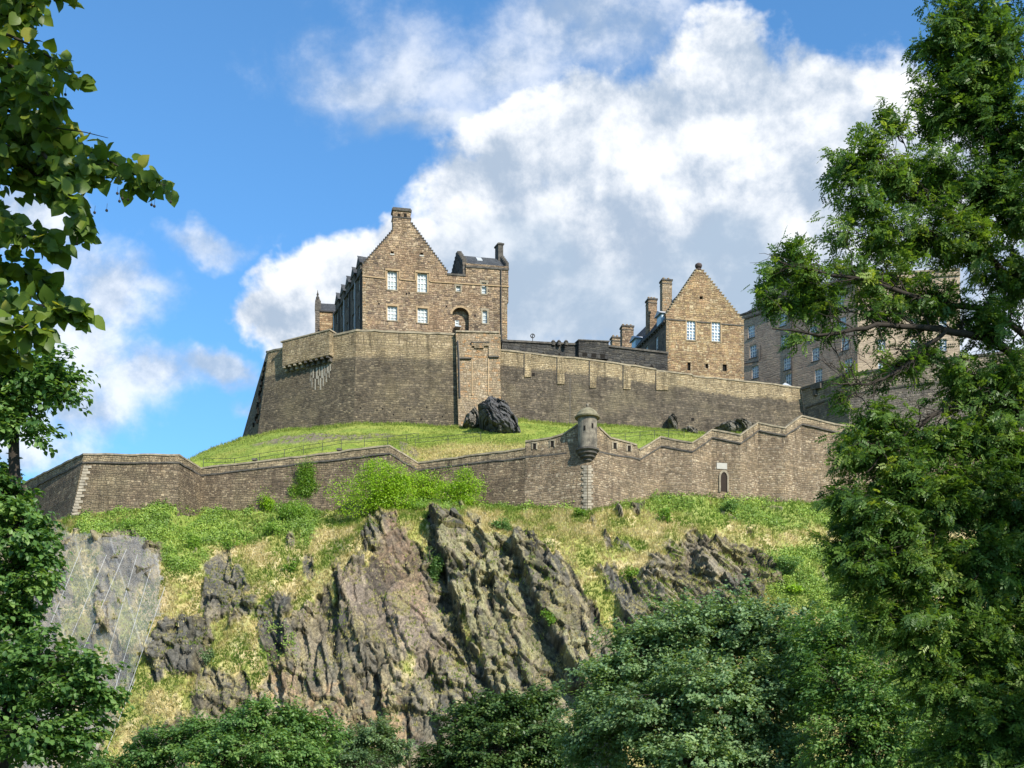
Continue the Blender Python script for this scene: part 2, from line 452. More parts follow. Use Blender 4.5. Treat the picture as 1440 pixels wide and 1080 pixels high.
M['lead'] = flat_mat('lead_flashing', (.36, .38, .40), .5)
M['white'] = flat_mat('white_paint', (.62, .63, .61), .45, var=.06)
M['blue_frame'] = flat_mat('bluish_paint', (.33, .43, .50), .4, var=.1)
M['pipe'] = flat_mat('dark_pipe', (.035, .032, .03), .5)
M['hole'] = flat_mat('deep_shadow_stone', (.018, .016, .014), .95, .05)  # near-black colour put in for the shade inside openings
M['door'] = flat_mat('old_timber', (.035, .026, .02), .8, .1)
M['plaque'] = flat_mat('pale_plaque', (.40, .38, .33), .8, .1, .15)
M['iron'] = flat_mat('green_iron', (.055, .06, .045), .6)
def glass_mat(name, a, b, rough=.12):
    m, t = new_mat(name)
    pos = t.add('ShaderNodeNewGeometry').outputs['Position']
    c = t.mix(t.smooth(t.noise(pos, .9, 3, .6), .4, .6), a, b)
    finish(t, c, rough, None, spec=.9)
    return m
M['pane'] = glass_mat('pane_with_blind', (.33, .37, .38), (.46, .49, .48))
M['pane_blue'] = glass_mat('pane_blue', (.10, .14, .20), (.30, .36, .42))
M['pane_sky'] = glass_mat('pane_rooflight', (.20, .33, .36), (.34, .48, .50))

def leaf_mat(name, stops, trans=.35, spec=.35, rough=.45):
    m, t = new_mat(name)
    f = t.add('ShaderNodeAttribute', attribute_name='tint').outputs['Fac']
    c = t.ramp(f, stops)
    d = t.add('ShaderNodeBsdfPrincipled', {'Base Color': c, 'Roughness': rough, 'Specular IOR Level': spec})
    tc_ = t.mix(1.0, c, (1.5, 1.45, .55), 'MULTIPLY')
    tr = t.add('ShaderNodeBsdfTranslucent', {'Color': tc_})
    mx = t.add('ShaderNodeMixShader', {0: trans, 1: d.outputs[0], 2: tr.outputs[0]})
    o = t.add('ShaderNodeOutputMaterial'); t.l.new(mx.outputs[0], o.inputs[0])
    return m

# ------------------------------------------------------------------ walls
class Wall:
    """front face given by stations ((x,y,Y) of the top, (x,y,Y) of the base) in photo coordinates"""
    def __init__(s, st, below=2.0, back=1.1):
        s.st = st
        s.T = np.array([P(*a) for a, b in st]); s.B = np.array([P(*b) for a, b in st])
        d = np.gradient(s.T[:, :2], axis=0)
        n = np.stack([d[:, 1], -d[:, 0]], 1); n /= np.linalg.norm(n, axis=1, keepdims=True)
        s.N = np.concatenate([n, np.zeros((len(n), 1))], 1)
        s.below = below; s.back = back
    def body(s, mb, rows=4):
        n = len(s.st)
        for i in range(n-1):
            g0 = (s.B[i]-s.T[i]); g1 = (s.B[i+1]-s.T[i+1])
            f0 = 1+s.below/max(-g0[2], .5); f1 = 1+s.below/max(-g1[2], .5)
            for k in range(rows):
                a, b = k/rows, (k+1)/rows
                q = [s.T[i]+g0*f0*b, s.T[i+1]+g1*f1*b, s.T[i+1]+g1*f1*a, s.T[i]+g0*f0*a]
                mb.face(q, [-g0[2]*f0*b, -g1[2]*f1*b, -g1[2]*f1*a, -g0[2]*f0*a])
            bk = -s.N*s.back
            t0, t1 = s.T[i], s.T[i+1]
            mb.face([t0, t1, t1+bk[i+1], t0+bk[i]], [0]*4)
            lo = np.array([0, 0, -2.6])
            mb.face([t1+bk[i+1], t1+bk[i+1]+lo, t0+bk[i]+lo, t0+bk[i]], [0, 3, 3, 0])
    def pt(s, x, y, out=0.0):
        for i in range(len(s.st)-1):
            (ax, ay, aY), (bx, by, bY) = s.st[i]; (cx, cy, cY), (dx, dy, dY) = s.st[i+1]
            f = .5
            for _ in range(6):
                x0 = ax+(bx-ax)*f; x1 = cx+(dx-cx)*f
                u = (x-x0)/(x1-x0) if x1 != x0 else 0
                uc = min(max(u, 0), 1)
                yt = ay+(cy-ay)*uc; yb = by+(dy-by)*uc
                f = (y-yt)/(yb-yt)
            if -1e-3 <= u <= 1.001: break
        T = s.T[i]+(s.T[i+1]-s.T[i])*uc; B = s.B[i]+(s.B[i+1]-s.B[i])*uc
        n = s.N[i]*(1-uc)+s.N[i+1]*uc
        seg = s.T[i+1]-s.T[i]; nn = np.array([seg[1], -seg[0], 0]); nn /= np.linalg.norm(nn)
        p = T+(B-T)*f
        return p+nn*out
    def slab(s, mb, x0, x1, y0a, y0b, y1a, y1b, out, inn=.2, top_out=None):
        """block standing proud of the wall: top row y0a..y0b, bottom row y1a..y1b"""
        to = out if top_out is None else top_out
        A = [s.pt(x0, y1a, out), s.pt(x1, y1b, out), s.pt(x1, y0b, to), s.pt(x0, y0a, to)]
        B = [s.pt(x0, y1a, -inn), s.pt(x1, y1b, -inn), s.pt(x1, y0b, -inn), s.pt(x0, y0a, -inn)]
        mb.hexa(A, B, [2, 2, .1, .1])
def sweep(mb, path, N, w_out, w_in, up, down, jit=0.0):
    """band along a path; N outward normals"""
    path = np.array(path, float); m = len(path); i0 = len(mb.v)
    for p, n in zip(path, N):
        o = np.array(n)*w_out; q = -np.array(n)*w_in
        for c in (o+[0, 0, up], q+[0, 0, up], q-[0, 0, down], o-[0, 0, down]):
            mb.v.append(tuple(p+c)); mb.dt.append(9.0)
    for i in range(m-1):
        for k in range(4):
            k2 = (k+1) % 4
            mb.f.append([i0+i*4+k, i0+i*4+k2, i0+(i+1)*4+k2, i0+(i+1)*4+k])
    mb.f.append([i0+3, i0+2, i0+1, i0]); e = i0+(m-1)*4; mb.f.append([e, e+1, e+2, e+3])
def densify(path, N, step=1.2, jit=.04):
    path = np.array(path, float); N = np.array(N, float); P2 = []; N2 = []
    for i in range(len(path)-1):
        k = max(1, int(np.linalg.norm(path[i+1]-path[i])/step))
        for j in range(k):
            f = j/k; q = path[i]*(1-f)+path[i+1]*f
            if jit and j: q = q+rng.normal(0, jit, 3)*[.3, .3, 1]
            P2.append(q); n = N[i]*(1-f)+N[i+1]*f; N2.append(n/np.linalg.norm(n))
    P2.append(path[-1]); N2.append(N[-1])
    return P2, N2

# lower rampart: (x, coping y, string y, Y, base x, base y)
LW = [(-120, 745, 757, 176, -125, 800), (40, 677, 690, 156, 34, 765), (118, 639, 651, 141, 100, 728), (252, 640, 651, 143.5, 250, 708),
      (283, 659, 669, 150, 283, 718), (548, 627, 638, 147, 548, 716), (588, 651, 662, 151, 588, 706), (738, 631, 643.5, 146.5, 738, 712),
      (739, 621, 643.2, 146.5, 739, 712), (775, 616, 640, 145.4, 775, 714), (794, 610, 638, 144.7, 794, 715), (812, 598, 636, 144.1, 812, 716), (826, 596, 634.5, 143.6, 826, 717),
      (842, 601, 636, 144.5, 842, 714), (858, 616, 639, 145.6, 858, 712), (895, 626, 645.3, 148.6, 895, 704), (899, 633, 646.5, 149, 899, 703),
      (929, 614.5, 628, 151, 929, 697), (973, 623, 636, 150.4, 973, 695), (1001, 604.5, 615.5, 153, 1001, 699), (1041, 612, 624, 152.6, 1041, 704),
      (1066, 594.5, 605.5, 155.2, 1066, 704), (1104, 602, 613, 154.8, 1104, 705), (1127, 585, 597, 157, 1127, 706), (1175, 597, 608, 158, 1175, 710),
      (1300, 612, 624, 160, 1300, 722), (1520, 640, 652, 164, 1520, 745)]
lw_dark = Wall([((a[0], a[1], a[3]), (a[4], a[5], a[3]-1.4)) for a in LW[:8]])
lw_mix = Wall([((a[0], a[1], a[3]), (a[4], a[5], a[3]-1.4)) for a in LW[7:]])
lw_all = Wall([((a[0], a[1], a[3]), (a[4], a[5], a[3]-1.4)) for a in LW])

lower = thing('rampart_wall', P(600, 706, 150), 'long lower rampart zigzagging across the crag below the grass bank', 'rampart')
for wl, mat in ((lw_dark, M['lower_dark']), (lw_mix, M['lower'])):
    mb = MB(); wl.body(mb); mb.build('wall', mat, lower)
mb = MB()
for sl_ in (LW[:8], LW[8:12], LW[13:16], LW[16:]):
    i0 = LW.index(sl_[0]); pth, nn = densify(lw_all.T[i0:i0+len(sl_)], lw_all.N[i0:i0+len(sl_)])
    sweep(mb, pth, nn, .13, 1.2, .11, .09)
mb.build('coping', M['coping'], lower)
mb = MB()
sp_ = [P(a[0], a[2], a[3]-.15) for a in LW]
pth, nn = densify(sp_[:13], lw_all.N[:13]); sweep(mb, pth, nn, .22, .2, .08, .10)
pth, nn = densify(sp_[12:], lw_all.N[12:]); sweep(mb, pth, nn, .22, .2, .08, .10)
mb.build('string_course', M['cap'], lower)  # dark colour carries the shadow line below the parapet
# gun loops in the raised parapet, each a dark block painted as a shaded opening, with stone surround
for (x, y) in ((752, 628), (777, 624.5), (864, 627), (884, 631)):
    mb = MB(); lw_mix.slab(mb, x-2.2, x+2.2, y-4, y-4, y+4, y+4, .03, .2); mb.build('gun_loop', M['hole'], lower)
    mb = MB()
    lw_mix.slab(mb, x-4, x+4, y-6, y-6, y-4.2, y-4.2, .12); lw_mix.slab(mb, x-4, x-2.3, y-4, y-4, y+4, y+4, .10)
    lw_mix.slab(mb, x+2.3, x+4, y-4, y-4, y+4, y+4, .10); mb.build('surround', M['coping'], lower)
# drainage slits with little lids in the left parapet
for (x, y) in ((359, 647), (478, 633)):
    mb = MB(); lw_dark.slab(mb, x-3.5, x+3.5, y-2.6, y-2.6, y+.2, y+.2, .2, .3, .1); mb.build('lid_stone', M['cap'], lower)
# door with plaque
mb = MB(); lw_mix.slab(mb, 1013.8, 1022.5, 670, 670.5, 691, 691.5, .04, .3)
for k in range(7):
    a = math.pi*k/6
dpts = [(1013.8, 670), (1014.6, 667), (1016.2, 665), (1018.2, 664.3), (1020.2, 665.2), (1021.8, 667.4), (1022.5, 670.5)]
c0 = lw_mix.pt(1018, 670.2, .045)
for a, b in zip(dpts, dpts[1:]):
    mb.face([c0, lw_mix.pt(a[0], a[1], .045), lw_mix.pt(b[0], b[1], .045)])
dr = mb.build('door', M['door'], lower)
mb = MB()
lw_mix.slab(mb, 1011.2, 1013.6, 669, 669, 692, 692, .14); lw_mix.slab(mb, 1022.8, 1025, 669.5, 669.5, 692, 692, .14)
ring = [(1011.2, 669), (1012.4, 665), (1015, 662), (1018.2, 661), (1021.6, 662.2), (1024, 665.4), (1025, 669.5)]
for (a, b, c, d) in zip(dpts, dpts[1:], ring, ring[1:]):
    q = lambda p, o: lw_mix.pt(p[0], p[1], o)
    mb.hexa([q(a, .14), q(b, .14), q(d, .14), q(c, .14)], [q(a, -.1), q(b, -.1), q(d, -.1), q(c, -.1)])
mb.build('door_surround', M['coping'], lower)
mb = MB(); lw_mix.slab(mb, 1008, 1022.5, 651, 652, 659.5, 660.5, .08); mb.build('plaque', M['plaque'], lower)
# corner quoins under the turret
mb = MB(); y = 655.0; k = 0
while y < 722:
    w = 5.0 if k % 2 else 7.5; w2 = 7.5 if k % 2 else 5.0
    lw_mix.slab(mb, 826-w, 825.8, y, y, y+3.4, y+3.4, .10, .1); lw_mix.slab(mb, 826.2, 826+w2, y, y, y+3.4, y+3.4, .10, .1)
    y += 4.05; k += 1
mb.build('corner_quoins', M['quoin'], lower)
mb = MB(); y = 655.0
for k in range(20):
    lw_all.slab(mb, 117.5-(y-655)*.25, 117.5+(7 if k % 2 else 11)-(y-655)*.25, y, y, y+3.4, y+3.4, .08, .1); y += 4.1
mb.build('corner_quoins', M['quoin'], lower)
# corner turret (bartizan)
def bartizan(x, Y, ybot, ytop, yfin, rpx, ycorb):
    s = Y/FPX; c = P(x, ybot, Y); r = rpx*s
    H = (ybot-ytop)*s
    mb = MB(); mb.lathe(c, [(r, 0), (r, H)], 28); body = mb.build('turret', M['turret'], lower)
    mb = MB(); mb.lathe((c[0], c[1], c[2]+H), [(r*1.02, -.02), (r*1.30, .05), (r*1.34, .20), (r*1.22, .28), (r*1.12, .42), (r*.98, .72), (r*.72, 1.0), (r*.40, 1.2), (r*.16, 1.28), (.02, 1.30)], 28)
    mb.build('domed_cap', M['dome'], body, smooth=False)
    mb = MB(); mb.lathe((c[0], c[1], c[2]+H+1.28), [(.09, 0), (.07, .12), (.14, .2), (.17, .32), (.13, .44), (.02, .5)], 14)
    mb.build('ball_finial', M['turret'], body, smooth=True)
    n = 5; prof = []; hh = (ycorb-ybot)*s
    for k in range(n):
        f = k/n; rr = r*(1.22-.19*k-.02*k*k); z1 = -hh*f; z0 = -hh*(f+1/n)
        prof += [(max(rr, .06), z1), (max(rr, .06), z0+hh/n*.45), (max(rr-.1, .05), z0+hh/n*.35)]
    prof.append((.03, -hh)); prof = prof[::-1]
    mb = MB(); mb.lathe(c, [(a, b+.06) for a, b in prof], 28); mb.build('corbelled_base', M['cap'], body)
    mb = MB()
    for an, dz in ((-110, .62), (-62, .7)):
        a = R(an); q = (c[0]+math.cos(a)*r, c[1]+math.sin(a)*r, c[2]+H*dz)
        mb.box(q, (-math.sin(a)*.11, math.cos(a)*.11, 0), (math.cos(a)*.03, math.sin(a)*.03, 0), (0, 0, .28))
    mb.build('slit_window', M['hole'], body)
bartizan(826, 143.3, 633, 589, 570, 13.6, 656)
bartizan(8, 158.0, 700, 672, 655, 17, 722)

# ------------------------------------------------------------------ upper bastion and curtain walls
BA = [((375, 495, 192), (340, 617, 191)), ((377.5, 495, 185.2), (362, 613, 181.5)), ((403, 488.5, 182.6), (398, 608, 179.6)), ((469, 471.5, 178.2), (464, 600, 175.6)),
      ((501, 464.5, 176.5), (497, 598, 174.0)), ((641, 470.5, 178.1), (645, 603, 175.6)), ((704, 473, 178.9), (706, 603, 176.4))]
bast = Wall(BA, below=4.0, back=1.5)
bastion = thing('bastion', P(500, 600, 174), 'tall battered angular bastion below the west gabled building', 'bastion')
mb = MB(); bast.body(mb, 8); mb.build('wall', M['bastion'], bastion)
mb = MB()
for a, b in ((0, 3), (3, 7)):
    pth, nn = densify(bast.T[a:b+1] if b < 7 else bast.T[a:], bast.N[a:b+1] if b < 7 else bast.N[a:])
    sweep(mb, pth, nn, .14, 1.55, .14, .14)
mb.build('coping', M['coping'], bastion)
# corbelled-out parapet
mb = MB()
bast.slab(mb, 403.5, 469, 484.5, 467.5, 518, 502.5, 1.0, .5)
cp = mb.build('corbelled_parapet', M['bastion'], bastion)
mb = MB()
bast.slab(mb, 402.5, 470, 482.8, 465.8, 484.6, 467.6, 1.12, .6); mb.build('parapet_coping', M['coping'], cp)
for k in range(9):
    x = 405+k*7.6; y0 = 518-(x-403)*.235
    mb = MB(); bast.slab(mb, x-1.4, x+1.6, y0, y0-.6, y0+3.2, y0+2.6, .95, .1); bast.slab(mb, x-1.4, x+1.6, y0+3.2, y0+2.6, y0+7, y0+6.4, .5, .1)
    mb.build('corbel', M['cap'] if k > 3 else M['coping'], cp)
# pale lime streaks below the corbels
mb = MB()
for k, (x, l, wd) in enumerate(((441, 26, .7), (446, 31, 1.1), (450, 25, .8), (453.5, 33, 1.3), (457, 29, 1.0), (461, 24, 1.2), (464.5, 19, .8), (438, 17, .6))):
    y0 = 519-(x-441)*.27
    bast.slab(mb, x-wd-l*.06, x+wd*.3-l*.06, y0+l*.5, y0+l*.5, y0+l, y0+l, .035, .05); bast.slab(mb, x-wd, x+wd, y0, y0, y0+l*.5, y0+l*.5, .04, .05)
mb.build('lime_streaks', plain_stone('lime_streak', (.24, .215, .165), (.33, .30, .245), 5, .5), cp)
# putlog holes near the foot
for (x, y) in ((507, 574), (530, 577), (538, 575), (553, 583), (576, 576), (592, 590), (521, 592), (600, 573), (622, 586), (571, 592)):
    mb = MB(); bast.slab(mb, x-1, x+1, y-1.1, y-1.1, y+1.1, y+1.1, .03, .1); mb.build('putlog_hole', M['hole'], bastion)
for k in range(22):
    f = .15+k/22*.75; T = bast.T[0]*.35+bast.T[1]*.65; B = bast.B[0]*.35+bast.B[1]*.65
    T2 = bast.T[1]; B2 = bast.B[1]; w = random.random()*.7
    p = (T*(1-w)+T2*w)*(1-f)+(B*(1-w)+B2*w)*f
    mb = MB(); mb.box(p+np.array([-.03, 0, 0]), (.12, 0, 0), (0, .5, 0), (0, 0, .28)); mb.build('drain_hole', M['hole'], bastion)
# projecting square buttress below the tower
bt = Wall([((641, 467, 177.3), (645, 604, 174.4)), ((702, 470, 177.9), (706, 604, 174.9))], below=3)
buttress = thing('wall_buttress', P(672, 604, 174.6), 'square orange tinted buttress tower projecting from the bastion front', 'buttress')
mb = MB()
q = lambda x, y, o: bt.pt(x, y, o)
mb.hexa([q(641, 625, 0), q(706, 625, 0), q(702, 467.5, 0), q(641, 466, 0)], [q(641, 625, -3), q(706, 625, -3), q(702, 467.5, -3), q(641, 466, -3)], [15, 15, 2.5, 2.5])
mb.build('wall', M['tan'], buttress)
mb = MB(); bt.slab(mb, 640, 703, 465, 466.5, 467.2, 468.7, .18, 3.1); mb.build('coping', M['coping'], buttress)
mb = MB(); bt.slab(mb, 645, 663, 488, 488, 504, 504, .22); bt.slab(mb, 687, 701.5, 483, 483, 502, 502, .22)
bt.slab(mb, 663, 687, 483, 483, 487.5, 487.5, .25); bt.slab(mb, 667, 680, 487.5, 487.5, 490.5, 490.5, .2)
mb.build('corbel_course', M['tan'], buttress)
mb = MB(); bt.slab(mb, 645, 663, 504, 504, 505.6, 505.6, .3); mb.build('ledge', M['cap'], buttress)
mb = MB(); bt.slab(mb, 687, 701.5, 502, 502, 503.6, 503.6, .3); mb.build('ledge', M['cap'], buttress)
mb = MB(); bt.slab(mb, 662, 688, 481.6, 481.6, 483, 483, .32); mb.build('ledge', M['cap'], buttress)
mb = MB(); bt.slab(mb, 686, 687.6, 503.6, 503.6, 556, 556, .1); bt.slab(mb, 663, 664.4, 506, 506, 556, 556, .1); mb.build('pilaster_edge', M['dressing'], buttress)
mb = MB(); mb.tube([q(643.5, 480, .15), q(645, 500, .15), q(646.5, 560, .15)], .12); mb.build('drain_pipe', M['pipe'], buttress)

CU = [((703, 492.5, 180.0), (700, 606, 177.6)), ((837, 507, 183.2), (837, 606, 180.8)), ((922, 519.5, 186.0), (922, 606, 183.8)), ((923, 521.5, 186.0), (923, 606, 183.9)), ((973, 527, 187.6), (973, 607, 185.5)),
      ((974, 529, 187.6), (974, 608, 185.5)), ((1023, 534, 189.1), (1023, 606, 187.2)), ((1126, 545.5, 192.5), (1134, 600, 191.0))]
cur = Wall(CU, below=4.0, back=1.3)
curtain = thing('curtain_wall', P(900, 606, 183), 'dark curtain wall with tan top courses between the two gabled buildings', 'castle wall')
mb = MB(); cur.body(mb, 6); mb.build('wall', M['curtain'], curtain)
mb = MB(); pth, nn = densify(cur.T, cur.N, 1.5); sweep(mb, pth, nn, .14, 1.35, .12, .10); mb.build('coping', M['coping'], curtain)
for (xa, xb, ya, yb) in ((737, 746, 497, 531), (783, 793, 502, 541), (829, 838, 508, 546), (876, 886, 514, 548), (922.5, 939, 523, 549)):
    mb = MB(); cur.slab(mb, xa, xb, ya, ya+.8, yb, yb, .16, .1, .18); mb.build('pilaster', M['curtain'], curtain)
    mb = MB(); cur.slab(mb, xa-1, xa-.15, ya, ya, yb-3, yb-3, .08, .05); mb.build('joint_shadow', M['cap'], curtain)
mb = MB()
for (x, y, h) in ((749.5, 527, 2.4), (974, 590, 2)):
    cur.slab(mb, x-2, x+2, y-h, y-h, y+h, y+h, .03, .1)
mb.build('drain_hole', M['hole'], curtain)
mb = MB()
for x in np.arange(806, 812, 6): cur.slab(mb, 800.6, 801.6, 532, 532, 600, 600, .03, .05)
mb.build('masonry_seam', M['cap'], curtain)

# blackened parapet wall behind the curtain
DK = [((706, 479, 183), (706, 500, 182.9)), ((811, 484.2, 187), (811, 510, 186.9)), ((853, 486.5, 188.6), (853, 515, 188.5)), ((939, 496.5, 192), (939, 520, 191.9))]
dk = Wall(DK, below=5, back=4.0)
black = thing('battery_parapet', P(820, 515, 187), 'black stone parapet showing above the curtain wall beside the tower', 'parapet wall')
mb = MB(); dk.body(mb, 2); mb.build('wall', M['blackstone'], black)
mb = MB(); pth, nn = densify(dk.T, dk.N, 1.5, .01); sweep(mb, pth, nn, .2, 4.1, .12, .16); mb.build('coping', M['cap'], black)
mb = MB(); dk.slab(mb, 811, 853, 481.5, 483.5, 505, 507.5, .8, 1.0); bx = mb.build('projecting_box', M['blackstone'], black)
mb = MB(); dk.slab(mb, 810, 854, 480, 482, 481.6, 483.6, .95, 1.1); mb.build('coping', M['cap'], bx)
for (x, y) in ((819.5, 501), (832, 502), (844.5, 503)):
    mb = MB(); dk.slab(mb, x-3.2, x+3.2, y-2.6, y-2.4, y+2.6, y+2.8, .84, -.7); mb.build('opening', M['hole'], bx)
for x in (763, 786, 872, 893, 916):
    mb = MB(); y = 497.5+(x-763)*.06*1.35+(5 if x > 850 else 0); a, b, c = dk.pt(x-3, y+2, .12), dk.pt(x+3, y+2.3, .12), dk.pt(x, y-3, .12)
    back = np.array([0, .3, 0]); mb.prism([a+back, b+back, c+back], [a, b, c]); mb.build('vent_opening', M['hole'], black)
mb = MB(); c = np.array(P(749, 478, 184.5)); r = .3
cp_ = [c+np.array([math.cos(a)*r, 0, .6+math.sin(a)*r]) for a in np.linspace(0, 2*math.pi, 17)]
mb.tube(cp_, .07, 5); mb.tube([c+[0, 0, -.4], c+[0, 0, .9]], .05, 4); mb.tube([c+[-.2, 0, .4], c+[.2, 0, .8]], .04, 4)
mb.build('iron_ring', M['pipe'], black)
for x in (786, 778, 796):
    mb = MB(); c = np.array(P(x, 483.0, 185.6)); mb.lathe(c, [(.28, -.3), (.28, .15), (.38, .2), (.2, .45), (.03, .55)], 10); mb.build('vent_cowl', M['cap'], black)

# darker wall turning towards the viewer on the right
RW = [((1127, 547, 192.3), (1134, 600, 191.0)), ((1190, 528.5, 185), (1195, 612, 183)), ((1300, 508, 180), (1300, 640, 178)), ((1500, 486, 176), (1500, 680, 174))]
rw = Wall(RW, below=5, back=1.5)
rwt = thing('terrace_wall', P(1240, 620, 176), 'shaded terrace wall below the long barrack block, partly behind ash branches', 'castle wall')
mb = MB(); rw.body(mb, 5); mb.build('wall', masonry('terrace_rubble', [(.15, .13, .11), (.20, .17, .14), (.12, .105, .09), (.26, .22, .17)], .7, .3, band=3.2, bandcols=[(.24, .20, .15), (.30, .25, .18), (.20, .17, .13)], dark=.4), rwt)
mb = MB(); pth, nn = densify(rw.T, rw.N, 2); sweep(mb, pth, nn, .2, 1.6, .15, .2)
mb.build('coping', M['cap'], rwt)
mb = MB(); pth, nn = densify([rw.pt(a, b, 0) for a, b in ((1134, 573), (1190, 555), (1300, 540), (1499, 520))], rw.N, 2); sweep(mb, pth, nn, .16, .2, .12, .12)
mb.build('string_course', M['cap'], rwt)
mb = MB(); rw.slab(mb, 1143, 1157, 542, 539, 549, 546, .5); rw.slab(mb, 1146, 1150, 549, 548, 557, 556, .4); mb.build('stone_bracket', M['cap'], rwt)

# ------------------------------------------------------------------ buildings
class Fac:
    """vertical wall plane through two plan points given as (photo x, Y)"""
    def __init__(s, p0, p1):
        a = np.array([(p0[0]-CX)/FPX*p0[1], p0[1]]); b = np.array([(p1[0]-CX)/FPX*p1[1], p1[1]])
        s.O = a; s.U = (b-a)/np.linalg.norm(b-a); s.L = np.linalg.norm(b-a)
        n = np.array([s.U[1], -s.U[0]])
        if n @ (-a) < 0: n = -n
        s.Nv = n
    def uv(s, x, y):
        r = np.array([(x-CX)/FPX, 1.0])
        A = np.array([[r[0], -s.U[0]], [r[1], -s.U[1]]]); t, u = np.linalg.solve(A, s.O)
        return u, CAMZ+(HOR-y)/FPX*t
    def p(s, u, v, out=0.0):
        q = s.O+s.U*u+s.Nv*out; return np.array([q[0], q[1], v])
    def box(s, mb, u0, u1, v0, v1, out, inn):
        A = [s.p(u0, v0, out), s.p(u1, v0, out), s.p(u1, v1, out), s.p(u0, v1, out)]
        B = [s.p(u0, v0, inn), s.p(u1, v0, inn), s.p(u1, v1, inn), s.p(u0, v1, inn)]
        mb.hexa(A, B)
    def cells(s, mb, rects, holes, depth, out=0.0):
        us = sorted({round(r[0], 4) for r in rects+holes} | {round(r[1], 4) for r in rects+holes})
        vs = sorted({round(r[2], 4) for r in rects+holes} | {round(r[3], 4) for r in rects+holes})
        def solid(i, j):
            if i < 0 or j < 0 or i >= len(us)-1 or j >= len(vs)-1: return False
            u = (us[i]+us[i+1])/2; v = (vs[j]+vs[j+1])/2
            return any(r[0] < u < r[1] and r[2] < v < r[3] for r in rects) and not any(r[0] < u < r[1] and r[2] < v < r[3] for r in holes)
        for i in range(len(us)-1):
            for j in range(len(vs)-1):
                if not solid(i, j): continue
                a, b, c, d = us[i], us[i+1], vs[j], vs[j+1]
                mb.face([s.p(a, c, out), s.p(b, c, out), s.p(b, d, out), s.p(a, d, out)])
                mb.face([s.p(b, c, out-depth), s.p(a, c, out-depth), s.p(a, d, out-depth), s.p(b, d, out-depth)])
                for (di, dj, e) in ((-1, 0, ((a, c), (a, d))), (1, 0, ((b, d), (b, c))), (0, -1, ((b, c), (a, c))), (0, 1, ((a, d), (b, d)))):
                    if not solid(i+di, j+dj):
                        (p0, q0), (p1, q1) = e
                        mb.face([s.p(p0, q0, out), s.p(p1, q1, out), s.p(p1, q1, out-depth), s.p(p0, q0, out-depth)])
def window(f, parent, u0, u1, v0, v1, nx=2, ny=4, rec=.22, frame=None, pane=None, sill=True, bar=.045, surround=None):
    """sash window set back in its opening; > sill, pane"""
    fr = frame or M['white']; mb = MB(); b = .09
    f.box(mb, u0, u0+b, v0, v1, -rec, -rec-.1); f.box(mb, u1-b, u1, v0, v1, -rec, -rec-.1)
    f.box(mb, u0+b, u1-b, v0, v0+b*1.3, -rec, -rec-.1); f.box(mb, u0+b, u1-b, v1-b, v1, -rec, -rec-.1)
    for k in range(1, nx):
        u = u0+(u1-u0)*k/nx; f.box(mb, u-bar, u+bar, v0+b*1.3, v1-b, -rec-.01, -rec-.09)
    for k in range(1, ny):
        v = v0+(v1-v0)*k/ny; w_ = bar*1.3 if k*2 == ny else bar*.8
        f.box(mb, u0+b, u1-b, v-w_, v+w_, -rec-.015, -rec-.085)
    w = mb.build('window', fr, parent)
    mb = MB(); f.box(mb, u0+.02, u1-.02, v0+.02, v1-.02, -rec-.11, -rec-.14); mb.build('pane', pane or M['pane'], w)
    if sill:
        mb = MB(); f.box(mb, u0-.14, u1+.14, v0-.16, v0-.005, .08, -rec+.02); mb.build('sill', M['cap'] if sill is True else sill, w)
    return w
def stepped(f, mb_w, mb_c, pL, pR, aL, aR, n, capw=.14, extra=0, depth=.9):
    """crow-stepped gable: eaves pL, pR to apex aL, aR, all (u, v); returns rects"""
    rects = []
    v0 = min(pL[1], pR[1]); v1 = aL[1]
    for k in range(n):
        va = v0+(v1-v0)*k/n; vb = v0+(v1-v0)*(k+1)/n
        vm = va
        l = pL[0]+(aL[0]-pL[0])*max(0, (vm-pL[1]))/(v1-pL[1]); r = pR[0]+(aR[0]-pR[0])*max(0, (vm-pR[1]))/(v1-pR[1])
        rects.append((l, r, va, vb))
        l2 = pL[0]+(aL[0]-pL[0])*max(0, (vb-pL[1]))/(v1-pL[1]); r2 = pR[0]+(aR[0]-pR[0])*max(0, (vb-pR[1]))/(v1-pR[1])
        if l2-l > .02: f.box(mb_c, l-.10, l2+.03, vb+.004, vb+capw, .06, -depth-.06)
        if r-r2 > .02: f.box(mb_c, r2-.03, r+.10, vb+.004, vb+capw, .06, -depth-.06)
    return rects

